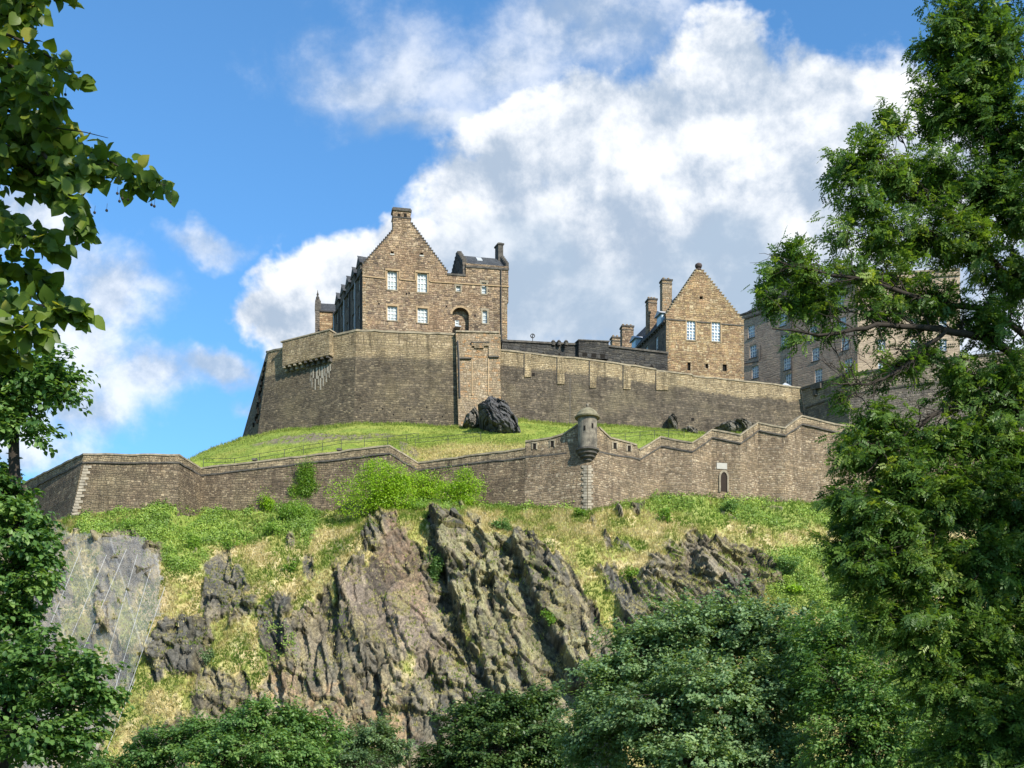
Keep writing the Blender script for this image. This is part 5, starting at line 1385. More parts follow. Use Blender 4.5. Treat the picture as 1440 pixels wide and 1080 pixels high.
def tree(name, label, cat, base, trunk_pts, r0, clumps, mat, leaf, lsize, bark='bark', density=1.0, group=None, up=.5, twig_r=.012, sub_r=.35, vis_twigs=True, droop=.2, inner=.35, lpc=40, limb_k=.012, spread=.36, limbs=()):
    """base (X,Y,0); trunk_pts world points; clumps: (x, y, Y, rx, rz[, weight]) in photo pixels, depth radius = rx"""
    th = thing(name, base, label, cat, group)
    tb = Tubes(); tp = np.array([base]+list(trunk_pts), float)
    k = len(tp); fine = []
    for i in range(k-1):
        for j in range(4): fine.append(tp[i]+(tp[i+1]-tp[i])*j/4)
    fine.append(tp[-1]); fine = np.array(fine); fine[1:-1] += rng.normal(0, r0*.15, (len(fine)-2, 3))
    rad = r0*(1-.75*np.linspace(0, 1, len(fine))); rad[0] *= 1.35
    tb.add(fine, rad, 10)
    for lpts, la, lb_ in limbs:
        W_ = np.array([P(*q) for q in lpts]); tt_ = np.linspace(0, len(W_)-1, 26); L3 = np.stack([np.interp(tt_, range(len(W_)), W_[:, k_]) for k_ in range(3)], 1)
        L3[1:] += np.cumsum(rng.normal(0, .012, (25, 3)), 0); rr3 = np.linspace(la, lb_, 26); tb.add(L3, rr3, 7)
        for k_ in range(3, 22):
            for _ in range(2):
                d3 = (L3[k_]-L3[k_-1]); d3 /= np.linalg.norm(d3); d3 = d3+rng.normal(0, .55, 3)+[0, 0, .25]; d3 /= np.linalg.norm(d3); ln = rng.uniform(.2, .7)
                e3 = L3[k_]+d3*ln; tb.add(curve(L3[k_], e3, rng.uniform(-.08, .12), 6, .04), np.linspace(rr3[k_]*.42, .0035, 6), 4)
                for _ in range(2):
                    f3 = L3[k_]+d3*ln*rng.uniform(.4, .9); g3 = f3+(d3+rng.normal(0, .6, 3))*ln*.4; tb.add(curve(f3, g3, .05, 4, .05), np.linspace(.006, .0025, 4), 3)
    LV = Leaves(); tm = leaf
    nodes = [(p, r, 0.0) for p, r in zip(fine, rad)]; NP = np.array([n[0] for n in nodes]); NR = np.array([n[1] for n in nodes]); ND = np.zeros(len(nodes))
    cc = []
    for cl in clumps:
        c = np.array(P(*cl[:3])); s_ = cl[2]/FPX; cc.append((np.min(np.linalg.norm(fine-c, axis=1)), c, cl[3]*s_, cl[4]*s_, cl[5] if len(cl) > 5 else 1.0))
    cc.sort(key=lambda q: q[0])
    for _, c, rxm, rzm, w in cc:
        # grow a limb from the best placed point of the branches made so far
        d = np.linalg.norm(NP-c, axis=1); cost = d*(1+.6*np.maximum(0, NP[:, 2]-c[2])/np.maximum(d, .1))+.35*ND
        k = int(np.argmin(cost)); L_ = d[k]
        ra = min(NR[k]*.8, .012+limb_k*L_+.25*limb_k*rxm*4); rb_ = max(ra*.35, twig_r*1.5)
        if L_ > .15:
            lp = curve(NP[k], c, .07, 9, .035); rr_ = np.linspace(ra, rb_, 9); tb.add(lp, rr_, 6)
            NP = np.concatenate([NP, lp[2:]]); NR = np.concatenate([NR, rr_[2:]]); ND = np.concatenate([ND, ND[k]+np.linspace(0, L_, 9)[2:]])
        else: lp = np.array([NP[k], c])
        ns = max(4, int(w*density*7*(rxm*rzm)/(sub_r**2)))
        u_ = unit(ns)*(rng.uniform(inner, 1, (ns, 1))**.6); cs_ = rng.normal(0, .10)
        sc_c = c+u_*np.array([rxm, rxm, rzm])*rng.uniform(.72, 1.22, (ns, 1))
        ext = rng.random(ns) < .09; sc_c[ext] = c+(sc_c[ext]-c)*rng.uniform(1.15, 1.5)+[0, 0, .05*rzm]
        for q in range(ns):
            o_ = lp[rng.integers(len(lp)//2, len(lp))]; e = sc_c[q]
            tw = curve(o_, e, .05, 5, .05)
            if vis_twigs: tb.add(tw, np.linspace(twig_r*1.3, twig_r*.4, 5), 3)
            dirn = (e-o_); dirn /= max(np.linalg.norm(dirn), 1e-6)
            nl = int(lpc*rng.uniform(.6, 1.4))
            t_ = rng.uniform(-1.0, .6, (nl, 1))
            pp = e+dirn*t_*sub_r*1.1+rng.normal(0, sub_r*spread, (nl, 3))*[1, 1, .6]
            dd = dirn+rng.normal(0, .6, (nl, 3))+[0, 0, -droop]
            nn_ = rng.normal(0, .5, (nl, 3))+[0, 0, up+.5]+(pp-c)/max(rxm, .1)*.5
            ti = np.clip(.45+cs_+rng.normal(0, .17, nl)+rng.normal(0, .15), 0, 1)
            LV.add(tm, pp, nn_, dd, rng.uniform(.7, 1.15, nl)*lsize, ti)
    tb.build('trunk', M[bark], th)
    LV.build('crown', LM[mat] if isinstance(mat, str) else mat, th)
    return th

# ------------------------------------------------------------------ ground cover on the crag
def cover():
    # grass tufts
    w = (1-rk[:, :nc]+(.5*ledgem[:, :nc]+.22*sstep(.5, .62, fbm(XX[:, :nc]*.5, Z[:, :nc]*.5, 251, 4)))*rk[:, :nc])*(pyd[:, :nc] > 690)*vis[:, None]
    w = w*(1-sstep(-4, 10, lush[:, :nc])*.35)
    w = w.ravel(); w /= w.sum(); nT = 62000
    idx = rng.choice(w.size, nT, p=w); i, j = np.divmod(idx, nc)
    p = np.stack([XX[i, j], Yd[i, j], Zd[i, j]], 1)+rng.normal(0, .08, (nT, 3))*[1, 1, .3]
    g = fbm(p[:, 0]*.5, p[:, 2]*.5, 201, 3); lf = lushf[i, j]
    tint = np.clip(g*1.9-.5+rng.normal(0, .14, nT)-lf*.5, 0, 1)
    bl = 4; P_ = np.repeat(p, bl, 0)+rng.normal(0, .09, (nT*bl, 3))*[1, 1, 0]
    n_ = len(P_); h = rng.uniform(.16, .48, n_); a = rng.uniform(0, 6.28, n_); lean = rng.uniform(.15, .9, n_)
    wd = rng.uniform(.025, .06, n_)
    dx = np.cos(a); dy = np.sin(a)-.35
    tip = P_+np.stack([dx*lean*h, dy*lean*h, h*(1-.35*lean)], 1)
    sx = np.stack([-dy, dx, dx*0], 1)*wd[:, None]
    V_ = np.stack([P_-sx, P_+sx, tip], 1).reshape(-1, 3); F_ = np.arange(n_*3).reshape(-1, 3)
    m_, t_ = new_mat('dry_grass'); f = t_.add('ShaderNodeAttribute', attribute_name='tint').outputs['Fac']
    c_ = t_.ramp(f, [(0, (.17, .26, .045)), (.35, (.32, .35, .09)), (.6, (.54, .46, .20)), (1, (.70, .60, .34))])
    d_ = t_.add('ShaderNodeBsdfDiffuse', {'Color': c_}); tr = t_.add('ShaderNodeBsdfTranslucent', {'Color': c_})
    mx = t_.add('ShaderNodeMixShader', {0: .35, 1: d_.outputs[0], 2: tr.outputs[0]}); o_ = t_.add('ShaderNodeOutputMaterial'); t_.l.new(mx.outputs[0], o_.inputs[0])
    o = np_mesh('dry_grass', V_, F_, m_, attrs={'tint': ('FLOAT', np.repeat(np.repeat(tint, bl), 3))}, uv=False)
    tag(o, 'straw coloured and green grass tufts covering the ledges of the crag', 'grass', kind='stuff')
    # rough grass on the bank between the walls, longer at the wall foot
    zj = np.arange(nc+3, nc+83); bx_ = Xs[:, None]*np.ones((1, 80))
    wb_ = vis[:, None]*(.35+sstep(.45, .65, fbm(XX[:, zj]*.3, Y[:, zj]*.4, 231, 3))+1.2*(pxd[:, zj] > 545)*(pyd[:, zj] > 612)*(pxd[:, zj] < 745)+2.0*(np.arange(80)[None, :] > 74))*(Xs[:, None] > -48)
    wr_ = wb_.ravel()/wb_.sum(); nB = 34000; idx = rng.choice(wr_.size, nB, p=wr_); i, j = np.divmod(idx, 80); foot_ = j > 74; j = zj[j]
    p2_ = np.stack([XX[i, j], Yd[i, j], Zd[i, j]], 1)+rng.normal(0, 1, (nB, 3))*[.1, .25, 0]; yl_ = yl[i, j]
    tb2 = np.clip(.17+rng.normal(0, .08, nB)+.5*yl_+.35*(fbm(p2_[:, 0]*.4, p2_[:, 1]*.5, 241, 3)-.45), 0, 1)
    hb = rng.uniform(.10, .26, nB)*(1+.9*yl_+.9*foot_); aa = rng.uniform(0, 6.28, nB)
    Pb = np.repeat(p2_, 3, 0)+rng.normal(0, .10, (nB*3, 3))*[1, 1, 0]; hb = np.repeat(hb, 3); aa = np.repeat(aa, 3)+rng.normal(0, 1, nB*3); lb = rng.uniform(.2, .9, nB*3)
    tipb = Pb+np.stack([np.cos(aa)*lb*hb, np.sin(aa)*lb*hb, hb*(1-.3*lb)], 1); sb = np.stack([-np.sin(aa), np.cos(aa), aa*0], 1)*.035
    Vb = np.stack([Pb-sb, Pb+sb, tipb], 1).reshape(-1, 3); tbb = np.repeat(np.repeat(tb2, 3), 3)
    o = np_mesh('bank_grass', Vb, np.arange(len(Vb)).reshape(-1, 3), m_, attrs={'tint': ('FLOAT', tbb)}, uv=False)
    tag(o, 'short rough grass on the green bank between the two walls', 'grass', kind='stuff')
    # leafy weeds
    w = sstep(-2, 10, lush[:, :nc])*(1-rk[:, :nc]*.8)*(pyd[:, :nc] > 690)*vis[:, None]
    hmap = fbm(XX[:, :nc]*.45, Z[:, :nc]*.6, 211, 4); left_part = (px[:, :nc] < 520)
    w = w*(sstep(.38, .6, hmap)*1.0+.15)*np.where(left_part, 1.0, .45)
    wr = w.ravel()/w.sum(); nW = 60000
    idx = rng.choice(wr.size, nW, p=wr); i, j = np.divmod(idx, nc)
    hh = sstep(.36, .66, hmap[i, j])
    p = np.stack([XX[i, j], Yd[i, j], Zd[i, j]], 1)+rng.normal(0, .12, (nW, 3))+[0, -.05, .02]
    p[:, 2] += rng.uniform(0, 1, nW)**1.5*hh*.75
    nn_ = rng.normal(0, .5, (nW, 3))+[.2, -.7, .8]; dd = rng.normal(0, 1, (nW, 3))+[0, -.5, -.2]
    LV = Leaves(); tint = np.clip(.35+.9*(fbm(p[:, 0]*.6, p[:, 2]*.8, 221, 3)-.5)+rng.normal(0, .2, nW), 0, 1)
    LV.add(simple(.4, .1), p, nn_, dd, rng.uniform(.10, .26, nW), tint)
    wm = leaf_mat('weed_leaves', [(0, (.11, .19, .03)), (.5, (.20, .31, .045)), (1, (.36, .44, .08))], .25)
    o = LV.build('leafy_weeds', wm, None); tag(o, 'low green brambles and weeds below the rampart foot', 'ground cover', kind='stuff')
cover()

def shrub(name, label, x, y, rx, ry, mat, n, ls=.16, Y=None, flat=1.0, group=None, cat='shrub', seed_blobs=6, onwall=False, tall=False):
    if onwall: c = lw_all.pt(x, y, .35)
    else: c = hill_at(x, y+ry*.5) if Y is None else np.array(P(x, y, Y))
    if Y is None and not onwall:
        c = np.array(P(x, y, c[1]-.4))
    s_ = c[1]/FPX; rxm, rzm = rx*s_, ry*s_; rym = rxm*.7*flat
    base = (c[0], c[1]+rym*.3, c[2]-rzm)
    th = thing(name, base, label, cat, group)
    LV = Leaves(); st_ = Tubes()
    nb = int(max(4, seed_blobs)*1.6)
    bc = unit(nb)*rng.uniform(.3, .85, (nb, 1))*[rxm, rym, rzm]+c
    bc[:, 2] = np.maximum(bc[:, 2], c[2]-rzm*.9)
    per = n//nb
    for b in bc:
        st_.add(curve(base, b, .02, 4, .05), [.05, .04, .03, .015], 4)
        br = rng.uniform(.32, .56); pp = unit(per)*(rng.uniform(.2, 1, (per, 1))**.5)*[rxm*br, rym*br, rzm*br]+b
        nn_ = (pp-b)/max(rxm, .2)+rng.normal(0, .4, (per, 3))+[0, -.2, .5]; dd = rng.normal(0, 1, (per, 3))+[0, 0, .5 if tall else -.1]
        ti = np.clip(.45+rng.normal(0, .2, per)+rng.normal(0, .1), 0, 1)
        LV.add(simple(.36, .1), pp, nn_, dd, rng.uniform(.7, 1.25, per)*ls, ti)
    # stray shoots
    k = n//14; a = rng.uniform(0, 6.28, k); e = rng.uniform(-.2, 1.3, k)
    dirs = np.stack([np.cos(a)*np.cos(e), np.sin(a)*np.cos(e)*.6-.2, np.sin(e)], 1); pp = c+dirs*[rxm, rym, rzm]*rng.uniform(.3, 1.1, (k, 1))
    LV.add(simple(.3, .1), pp, dirs+rng.normal(0, .5, (k, 3)), dirs+rng.normal(0, .5, (k, 3)), rng.uniform(.7, 1.2, k)*ls, np.clip(.6+rng.normal(0, .2, k), 0, 1))
    st_.build('stem', M['bark'], th); LV.build('foliage', LM[mat], th)
    return th
shrub('ivy', 'green ivy column climbing the rampart left of the bright bushes', 430, 679, 27, 33, 'shrub', 6500, .15, onwall=True, flat=.35, cat='climber', seed_blobs=9)
shrub('bush', 'dark green bush at the rampart foot under the ivy column', 412, 720, 32, 20, 'shrub', 4200, .17)
shrub('bush', 'yellow green pointed bush at the rampart foot left of the ivy', 371, 708, 20, 24, 'bright', 2200, .16, tall=True)
shrub('bush', 'dark low bush hanging below the ivy beside a black rock', 385, 745, 17, 12, 'shrub', 900, .16)
shrub('bush', 'largest bright lime green bush against the rampart above the red rock slab', 531, 686, 62, 42, 'bright', 20000, .17, flat=.6, tall=True, seed_blobs=14)
shrub('bush', 'small bright green bush between the two large lime green bushes', 594, 690, 40, 24, 'bright', 6500, .16, tall=True, seed_blobs=8)
shrub('bush', 'bright lime green bush right of the largest one against the rampart', 645, 686, 44, 31, 'bright', 10000, .16, tall=True, flat=.6, seed_blobs=10)
shrub('bush', 'dull green spreading bush below the two lime green bushes', 592, 710, 48, 13, 'shrub', 3600, .15)
shrub('bush', 'dark leafy bush growing in the gully right of the red slab', 609, 796, 17, 26, 'mid', 2200, .2)
shrub('bush', 'dark spiky bush on the brow above the grey pillars', 706, 737, 16, 15, 'mid', 1200, .2, tall=True)
shrub('bush', 'round dark green bush on the dry slope right of the turret', 935, 727, 13, 14, 'shrub', 1100, .2)
shrub('bush', 'ragged dark bush just below the little rampart door', 1030, 714, 17, 14, 'mid', 1000, .2)
shrub('bush', 'small wispy bush on the grey slab below the dry slope', 886, 806, 13, 12, 'shrub', 600, .2, tall=True)
shrub('bush', 'tiny bush clinging to the cliff right of the dark gully', 772, 868, 12, 12, 'shrub', 600, .2)
shrub('bush', 'pale bush in the grass of the lower left crag', 293, 922, 14, 12, 'pale', 600, .2)
shrub('bush', 'dark bush at the rampart foot beside the ash foliage', 1148, 711, 16, 10, 'mid', 800, .2)
shrub('bush', 'dark green shrub on the slope left of the ash crown', 1108, 796, 22, 17, 'mid', 1500, .2)
shrub('bush', 'bright yellow green shrub low on the right slope', 1118, 828, 13, 9, 'bright', 500, .2)
shrub('bush', 'low green bush on the weedy bank above the rock netting', 270, 762, 14, 15, 'shrub', 800, .18)
shrub('bush', 'small green bush in the straw grass above the left crags', 408, 797, 12, 9, 'shrub', 500, .18)
shrub('bush', 'small dark bush under the turret corner quoins', 816, 722, 11, 8, 'shrub', 500, .18)
shrub('bush', 'low shrub on the weedy bank near the left bastion corner', 180, 735, 24, 9, 'shrub', 800, .18)
shrub('bush', 'green bramble clump at the top edge of the netting', 325, 765, 20, 9, 'shrub', 700, .17)

# ------------------------------------------------------------------ rock outcrops against the curtain wall
def facet_rock(name, label, corners, Y, depth, seed, mat, cat='rock', backd=1.5):
    """angular rock: an ellipsoid-like body swept over the outline corners (photo px), broken into tilted plates"""
    pts = np.array([P(a, b, Y) for a, b in corners]); c = pts.mean(0); m_ = len(pts)
    k = 14; ring = np.concatenate([pts[i]+(pts[(i+1) % m_]-pts[i])*(np.arange(k)/k)[:, None] for i in range(m_)]); nu = len(ring)
    ring = ring+rng.normal(0, .05, ring.shape)
    rr = np.concatenate([np.linspace(0.001, 1, 50)])
    G_ = c[None, None]+rr[None, :, None]*(ring-c)[:, None, :]
    X_, Z_ = G_[..., 0], G_[..., 2]; dpt = depth*(1-np.clip(rr, 0, 1)**3.0)[None, :]**.7*np.ones((nu, 1))
    edge_ = sstep(0, .12, 1-rr)[None, :]
    a = R(52); ac = X_*math.sin(a)+Z_*math.cos(a)+(fbm(X_*.5, Z_*.5, seed)-.5)*1.2; al = X_*math.cos(a)-Z_*math.sin(a)
    for (s1, s2, amp) in ((1.1, 3.2, .9), (.5, 1.5, .45), (.22, .6, .18)):
        f1, f2, dx, dy, r1, r2 = worley(ac/s1, al/s2, seed); seed += 10
        dpt = dpt+edge_*((r1-.5)*amp-dx*s1*.55*(r2+.3)-(1-sstep(0, .1, f2-f1))*amp*.2)
    V_ = np.stack([X_, c[1]-dpt, Z_], -1).reshape(-1, 3); nv = len(rr)
    back = ring.copy(); back[:, 1] += backd; V_ = np.concatenate([V_, back])
    i_ = np.arange(nu)[:, None]*nv+np.arange(nv-1)[None, :]; j_ = ((np.arange(nu)+1) % nu)[:, None]*nv+np.arange(nv-1)[None, :]
    F_ = np.stack([i_, i_+1, j_+1, j_], -1).reshape(-1, 4)
    e_ = np.arange(nu); e2 = (e_+1) % nu
    F_ = np.concatenate([F_, np.stack([e_*nv+nv-1, nu*nv+e_, nu*nv+e2, e2*nv+nv-1], -1)])
    o_ = np_mesh(name, V_, F_, mat, loc=(c[0], c[1], float(pts[:, 2].min())), uv=False)
    return tag(o_, label, cat)
def rock_mat(name, a, b, c2):
    m_, t_ = new_mat(name); pos_ = t_.add('ShaderNodeNewGeometry').outputs['Position']
    st_ = t_.vmath('MULTIPLY', t_.add('ShaderNodeMapping', {'Vector': pos_, 'Rotation': (0, R(35), 0)}).outputs[0], (.6, 1, 2.2))
    n_ = t_.noise(st_, 1.1, 6, .7, .4); c_ = t_.mix(t_.smooth(n_, .38, .62), a, b); c_ = t_.mix(t_.smooth(t_.noise(pos_, 1.8, 4, .7), .58, .7, 0, .7), c_, c2)
    finish(t_, c_, .95, n_, 1.0, .25, .1); return m_
M['basalt'] = rock_mat('dark_basalt', (.060, .060, .062), (.105, .103, .102), (.19, .18, .165))
M['basalt_mid'] = rock_mat('lichened_basalt', (.075, .07, .062), (.13, .12, .10), (.22, .20, .15))
M['basalt_pale'] = rock_mat('weathered_basalt', (.10, .095, .08), (.17, .155, .13), (.25, .225, .18))
facet_rock('rock_outcrop', 'big dark basalt crag leaning on the foot of the buttress tower', [(673, 570), (690, 557), (712, 566), (727, 592), (737, 618), (722, 622), (698, 620), (683, 600), (674, 586)], 164.5, 3.2, 301, M['basalt'], backd=12)
facet_rock('rock_outcrop', 'smaller pale grey rock left of the big basalt crag', [(650, 600), (655, 585), (668, 572), (678, 588), (684, 606), (664, 606)], 172.0, 2.0, 321, M['basalt_pale'], backd=5)
facet_rock('rock_outcrop', 'narrow dark rock set into the curtain wall foot', [(940, 586), (946, 581), (952, 588), (954, 604), (944, 606), (939, 598)], 183.8, 1.2, 341, M['basalt_pale'])
facet_rock('rock_outcrop', 'long low dark rock ledge at the curtain wall foot behind the zigzag coping', [(1004, 602), (1022, 593), (1046, 590), (1060, 597), (1056, 614), (1020, 616)], 186.5, 2.2, 361, M['basalt_pale'])
facet_rock('rock_outcrop', 'small dark rock at the end of the grass bank below the curtain wall', [(958, 604), (968, 600), (980, 604), (984, 614), (966, 616)], 182.5, 1.3, 381, M['basalt_pale'])

# ------------------------------------------------------------------ railings on the grass bank
def bank_z(Xw, Yw):
    i = int(np.argmin(np.abs(Xs-Xw))); j = nc+3+int(np.argmin(np.abs(Yd[i, nc+3:]-Yw))); return Zd[i, j]
def railing(label, pts, step=2.2, h=1.05):
    pts = np.array([[P(x, 600, Y_)[0], Y_] for x, Y_ in pts]); th = None; out = []
    for a, b in zip(pts, pts[1:]):
        k = max(1, int(np.linalg.norm(b-a)/step))
        for q in range(k): out.append(a+(b-a)*q/k)
    out.append(pts[-1]); P3 = [np.array([p[0], p[1], bank_z(p[0], p[1])]) for p in out]
    th = thing('railing', tuple(P3[0]), label, 'railing', 'railings along the grass bank')
    for hh in (h, h*.55):
        mb = MB(); mb.tube([p+[0, 0, hh] for p in P3], .028, 4); mb.build('rail', M['iron'], th)
    for p in P3:
        mb = MB(); mb.tube([p-[0, 0, .3], p+[0, 0, h+.03]], .035, 4); mb.build('post', M['iron'], th)
railing('thin iron railing along the left grass bank behind the rampart coping', [(286, 154), (330, 154.5), (400, 155), (480, 155.5), (545, 156), (572, 158), (588, 160)])
railing('thin iron railing on the yellowed grass below the basalt crag', [(584, 157.5), (630, 158.5), (676, 159.5)])
railing('thin iron railing on the grass bank right of the turret', [(858, 158), (900, 161), (940, 164), (962, 166)], 2.4)

# ------------------------------------------------------------------ rock netting on the left face
def netting():
    th_poly = [(72, 748), (100, 742), (150, 752), (203, 757), (224, 790), (234, 822), (214, 885), (196, 930), (180, 975), (150, 1060), (135, 1110), (-40, 1110), (-60, 900), (20, 800)]
    xs = np.arange(-70, 245, 2.0); sel = (Xs > -58) & (Xs < -36)
    cols = np.where(sel)[0][::2]; rws = np.arange(0, nc, 2)
    Xn = XX[np.ix_(cols, rws)]; pad = 3
    Ysm = blur_rows(Yd[cols][:, :nc], 14); 
    Ysm = np.minimum(Ysm, Yd[cols][:, :nc]+.6)
    k = 9; Yp = np.pad(Ysm, ((k, k), (0, 0)), 'edge'); Ysm = np.mean([Yp[a:a+len(cols)] for a in range(2*k+1)], 0)
    Yn = Ysm[:, rws]-.55; Zn = blur_rows(Zd[cols][:, :nc], 6)[:, rws]
    ppx = CX+Xn/Yn*FPX; ppy = HOR-(Zn-CAMZ)/Yn*FPX
    inside = poly_sd(ppx, ppy, th_poly)+(fbm(Xn*.7, Zn*.5, 401, 4)-.5)*38 > 0
    a, b = Xn.shape; id_ = np.arange(a*b).reshape(a, b)
    q = inside[:-1, :-1] & inside[1:, :-1] & inside[1:, 1:] & inside[:-1, 1:]
    F_ = np.stack([id_[:-1, :-1], id_[1:, :-1], id_[1:, 1:], id_[:-1, 1:]], -1)[q]
    used = np.unique(F_); remap = np.full(a*b, -1); remap[used] = np.arange(len(used))
    V_ = np.stack([Xn, Yn, Zn], -1).reshape(-1, 3)[used]
    m_, t_ = new_mat('wire_mesh'); pos_ = t_.add('ShaderNodeNewGeometry').outputs['Position']
    sh = t_.add('ShaderNodeBsdfDiffuse', {'Color': (.34, .34, .345, 1)}); tr = t_.add('ShaderNodeBsdfTransparent')
    # woven wires, far finer than a pixel from the path, over looser and denser laps
    sp3 = t_.add('ShaderNodeSeparateXYZ', {0: pos_}); u_ = t_.math('ADD', sp3.outputs[0], sp3.outputs[2]); v_ = t_.math('SUBTRACT', sp3.outputs[0], sp3.outputs[2])
    wa = t_.math('LESS_THAN', t_.math('PINGPONG', u_, .05), .0070); wb = t_.math('LESS_THAN', t_.math('PINGPONG', v_, .05), .0070)
    wire = t_.math('MAXIMUM', wa, wb)
    lap = t_.math('LESS_THAN', t_.math('PINGPONG', t_.math('ADD', t_.math('MULTIPLY', sp3.outputs[2], .42), sp3.outputs[0]), 1.9), .10)
    fac = t_.math('MAXIMUM', t_.math('MULTIPLY', wire, .95), t_.math('MULTIPLY', lap, .22))
    mx = t_.add('ShaderNodeMixShader', {0: fac, 1: tr.outputs[0], 2: sh.outputs[0]}); o_ = t_.add('ShaderNodeOutputMaterial'); t_.l.new(mx.outputs[0], o_.inputs[0])
    th = thing('rock_netting', tuple(V_[np.argmin(V_[:, 2])]), 'pale wire rockfall netting draped over the left rock face with steel cables', 'netting')
    np_mesh('wire_mesh', V_, remap[F_], m_, th, uv=False)
    def on(x, y):
        d = (ppx-x)**2+(ppy-y)**2; k_ = np.argmin(d); i_, j_ = divmod(k_, b); p_ = np.array(P(x, y, Yn[i_, j_]-.12)); return p_
    for (x0, y0, x1, y1) in ((178, 772, 110, 930), (193, 780, 140, 960), (212, 800, 160, 975), (232, 825, 176, 985), (150, 780, 96, 905), (115, 770, 70, 880), (190, 955, 142, 1075)):
        n_ = 14; pts = [on(x0+(x1-x0)*q/n_, y0+(y1-y0)*q/n_) for q in range(n_+1)]
        mb = MB(); mb.tube(pts, .024, 5); mb.build('steel_cable', flat_mat('galvanised_cable', (.42, .42, .41), .5), th)
    es = [(72, 748), (100, 742), (150, 752), (203, 757), (224, 790), (234, 822), (214, 885), (196, 930), (180, 975), (150, 1060)]
    pts = []
    for a_, b_ in zip(es, es[1:]):
        for q in range(5): pts.append(on(a_[0]+(b_[0]-a_[0])*q/5, a_[1]+(b_[1]-a_[1])*q/5))
netting()

# ------------------------------------------------------------------ trees below the crag
def W(x, y, Y): return P(x, y, Y)
tree('round_tree', 'broad bluish green tree filling the lower right below the crag', 'tree', (P(1010, 0, 50)[0], 50, 0), [W(1010, 1080, 50), W(1000, 980, 50), W(1010, 900, 50)], .32,
     [(870, 975, 50, 62, 62), (905, 925, 50, 62, 55), (960, 895, 50, 70, 52), (1030, 885, 50, 70, 48), (1095, 900, 49, 62, 52), (840, 1035, 49, 50, 60), (920, 1010, 47.5, 75, 62), (1000, 985, 47, 80, 70), (1080, 990, 47, 72, 70), (970, 1070, 46.5, 90, 55), (1080, 1075, 46.5, 80, 55), (1140, 950, 48.5, 52, 60), (1010, 1130, 47, 100, 55)],
     'bluegreen', simple(.36), .175, density=1.0, sub_r=.40, lpc=72)
tree('willow', 'pale olive green tree between the bluish tree and the ash', 'tree', (P(1210, 0, 44)[0], 44, 0), [W(1205, 1080, 44), W(1200, 1000, 44)], .22,
     [(1150, 905, 45.5, 50, 45), (1210, 900, 45, 55, 50), (1180, 960, 44, 60, 55), (1235, 985, 43, 60, 60), (1190, 1040, 43, 65, 60), (1260, 1050, 42.5, 60, 60), (1290, 960, 44, 55, 60), (1340, 1060, 43, 70, 60)],
     'mid', simple(.24), .19, density=1.0, sub_r=.4, lpc=55)
tree('dark_tree', 'dense dark green round tree at the bottom centre', 'tree', (P(700, 0, 78)[0], 78, 0), [W(700, 1090, 78), W(700, 1030, 78)], .3,
     [(655, 1022, 78, 36, 32), (690, 1006, 78, 36, 30), (725, 1000, 77.5, 34, 28), (762, 988, 79, 26, 30), (645, 1065, 77, 34, 34), (700, 1055, 76, 48, 40), (755, 1045, 77, 42, 42), (610, 1075, 78, 26, 28), (790, 1060, 78, 30, 44), (700, 1110, 76, 80, 40)],
     'dark', simple(.38), .24, density=1.1, sub_r=.5, lpc=55)
tree('bushy_tree', 'mid green spreading tree at the bottom left before the crag foot', 'tree', (P(330, 0, 68)[0], 68, 0), [W(330, 1090, 68), W(335, 1040, 68)], .26,
     [(375, 1010, 68, 36, 28), (335, 1022, 67.5, 42, 28), (290, 1032, 68, 38, 28), (410, 1018, 68, 34, 28), (450, 1030, 68, 28, 26), (245, 1048, 68, 40, 32), (205, 1062, 68, 32, 30), (310, 1068, 66, 60, 34), (390, 1060, 66, 55, 38), (440, 1070, 67, 34, 34), (300, 1110, 66, 120, 34), (150, 1085, 68, 40, 26)],
     'mid', simple(.36), .21, density=1.1, sub_r=.45, lpc=50)
tree('small_tree', 'pale fine leaved small tree between the left tree and the dark tree', 'tree', (P(520, 0, 76)[0], 76, 0), [W(520, 1090, 76), W(520, 1060, 76)], .15,
     [(490, 1040, 76, 30, 24), (530, 1036, 76, 32, 24), (555, 1055, 76, 24, 24), (500, 1075, 75, 50, 28), (460, 1070, 76, 30, 28)],
     'pale', simple(.28), .20, density=1.1, sub_r=.4, lpc=45)

# left broadleaved tree in the middle distance
tree('broadleaved_tree', 'leafy tree along the left edge whose boughs reach over the rampart end and netting', 'tree', (P(-20, 0, 27)[0], 27, 0), [W(0, 1080, 27), W(35, 900, 27), (P(30, 720, 27)), P(10, 560, 27), P(0, 470, 27)], .24,
     [(40, 520, 27, 52, 42), (82, 532, 26.5, 34, 36), (20, 590, 27, 42, 36), (60, 600, 26.6, 24, 24, .6), (-30, 540, 27, 60, 70),
      (8, 700, 27, 44, 40), (28, 742, 26.5, 44, 40), (58, 775, 26.3, 34, 30), (10, 800, 26.5, 48, 44), (56, 822, 26, 30, 24, .8), (24, 868, 26.5, 42, 38),
      (60, 930, 26, 60, 38), (118, 948, 25.7, 42, 36), (146, 978, 25.5, 24, 22), (95, 990, 25.8, 44, 30), (10, 960, 26.5, 60, 50), (50, 1040, 25.8, 66, 46), (110, 1050, 25.6, 34, 34, .8), (-40, 850, 27, 60, 90), (-50, 1000, 27, 60, 90), (-40, 680, 27, 50, 60)],
     'mid', ovate(.36), .145, bark='bark_dark', density=.95, sub_r=.26, twig_r=.010, lpc=38)

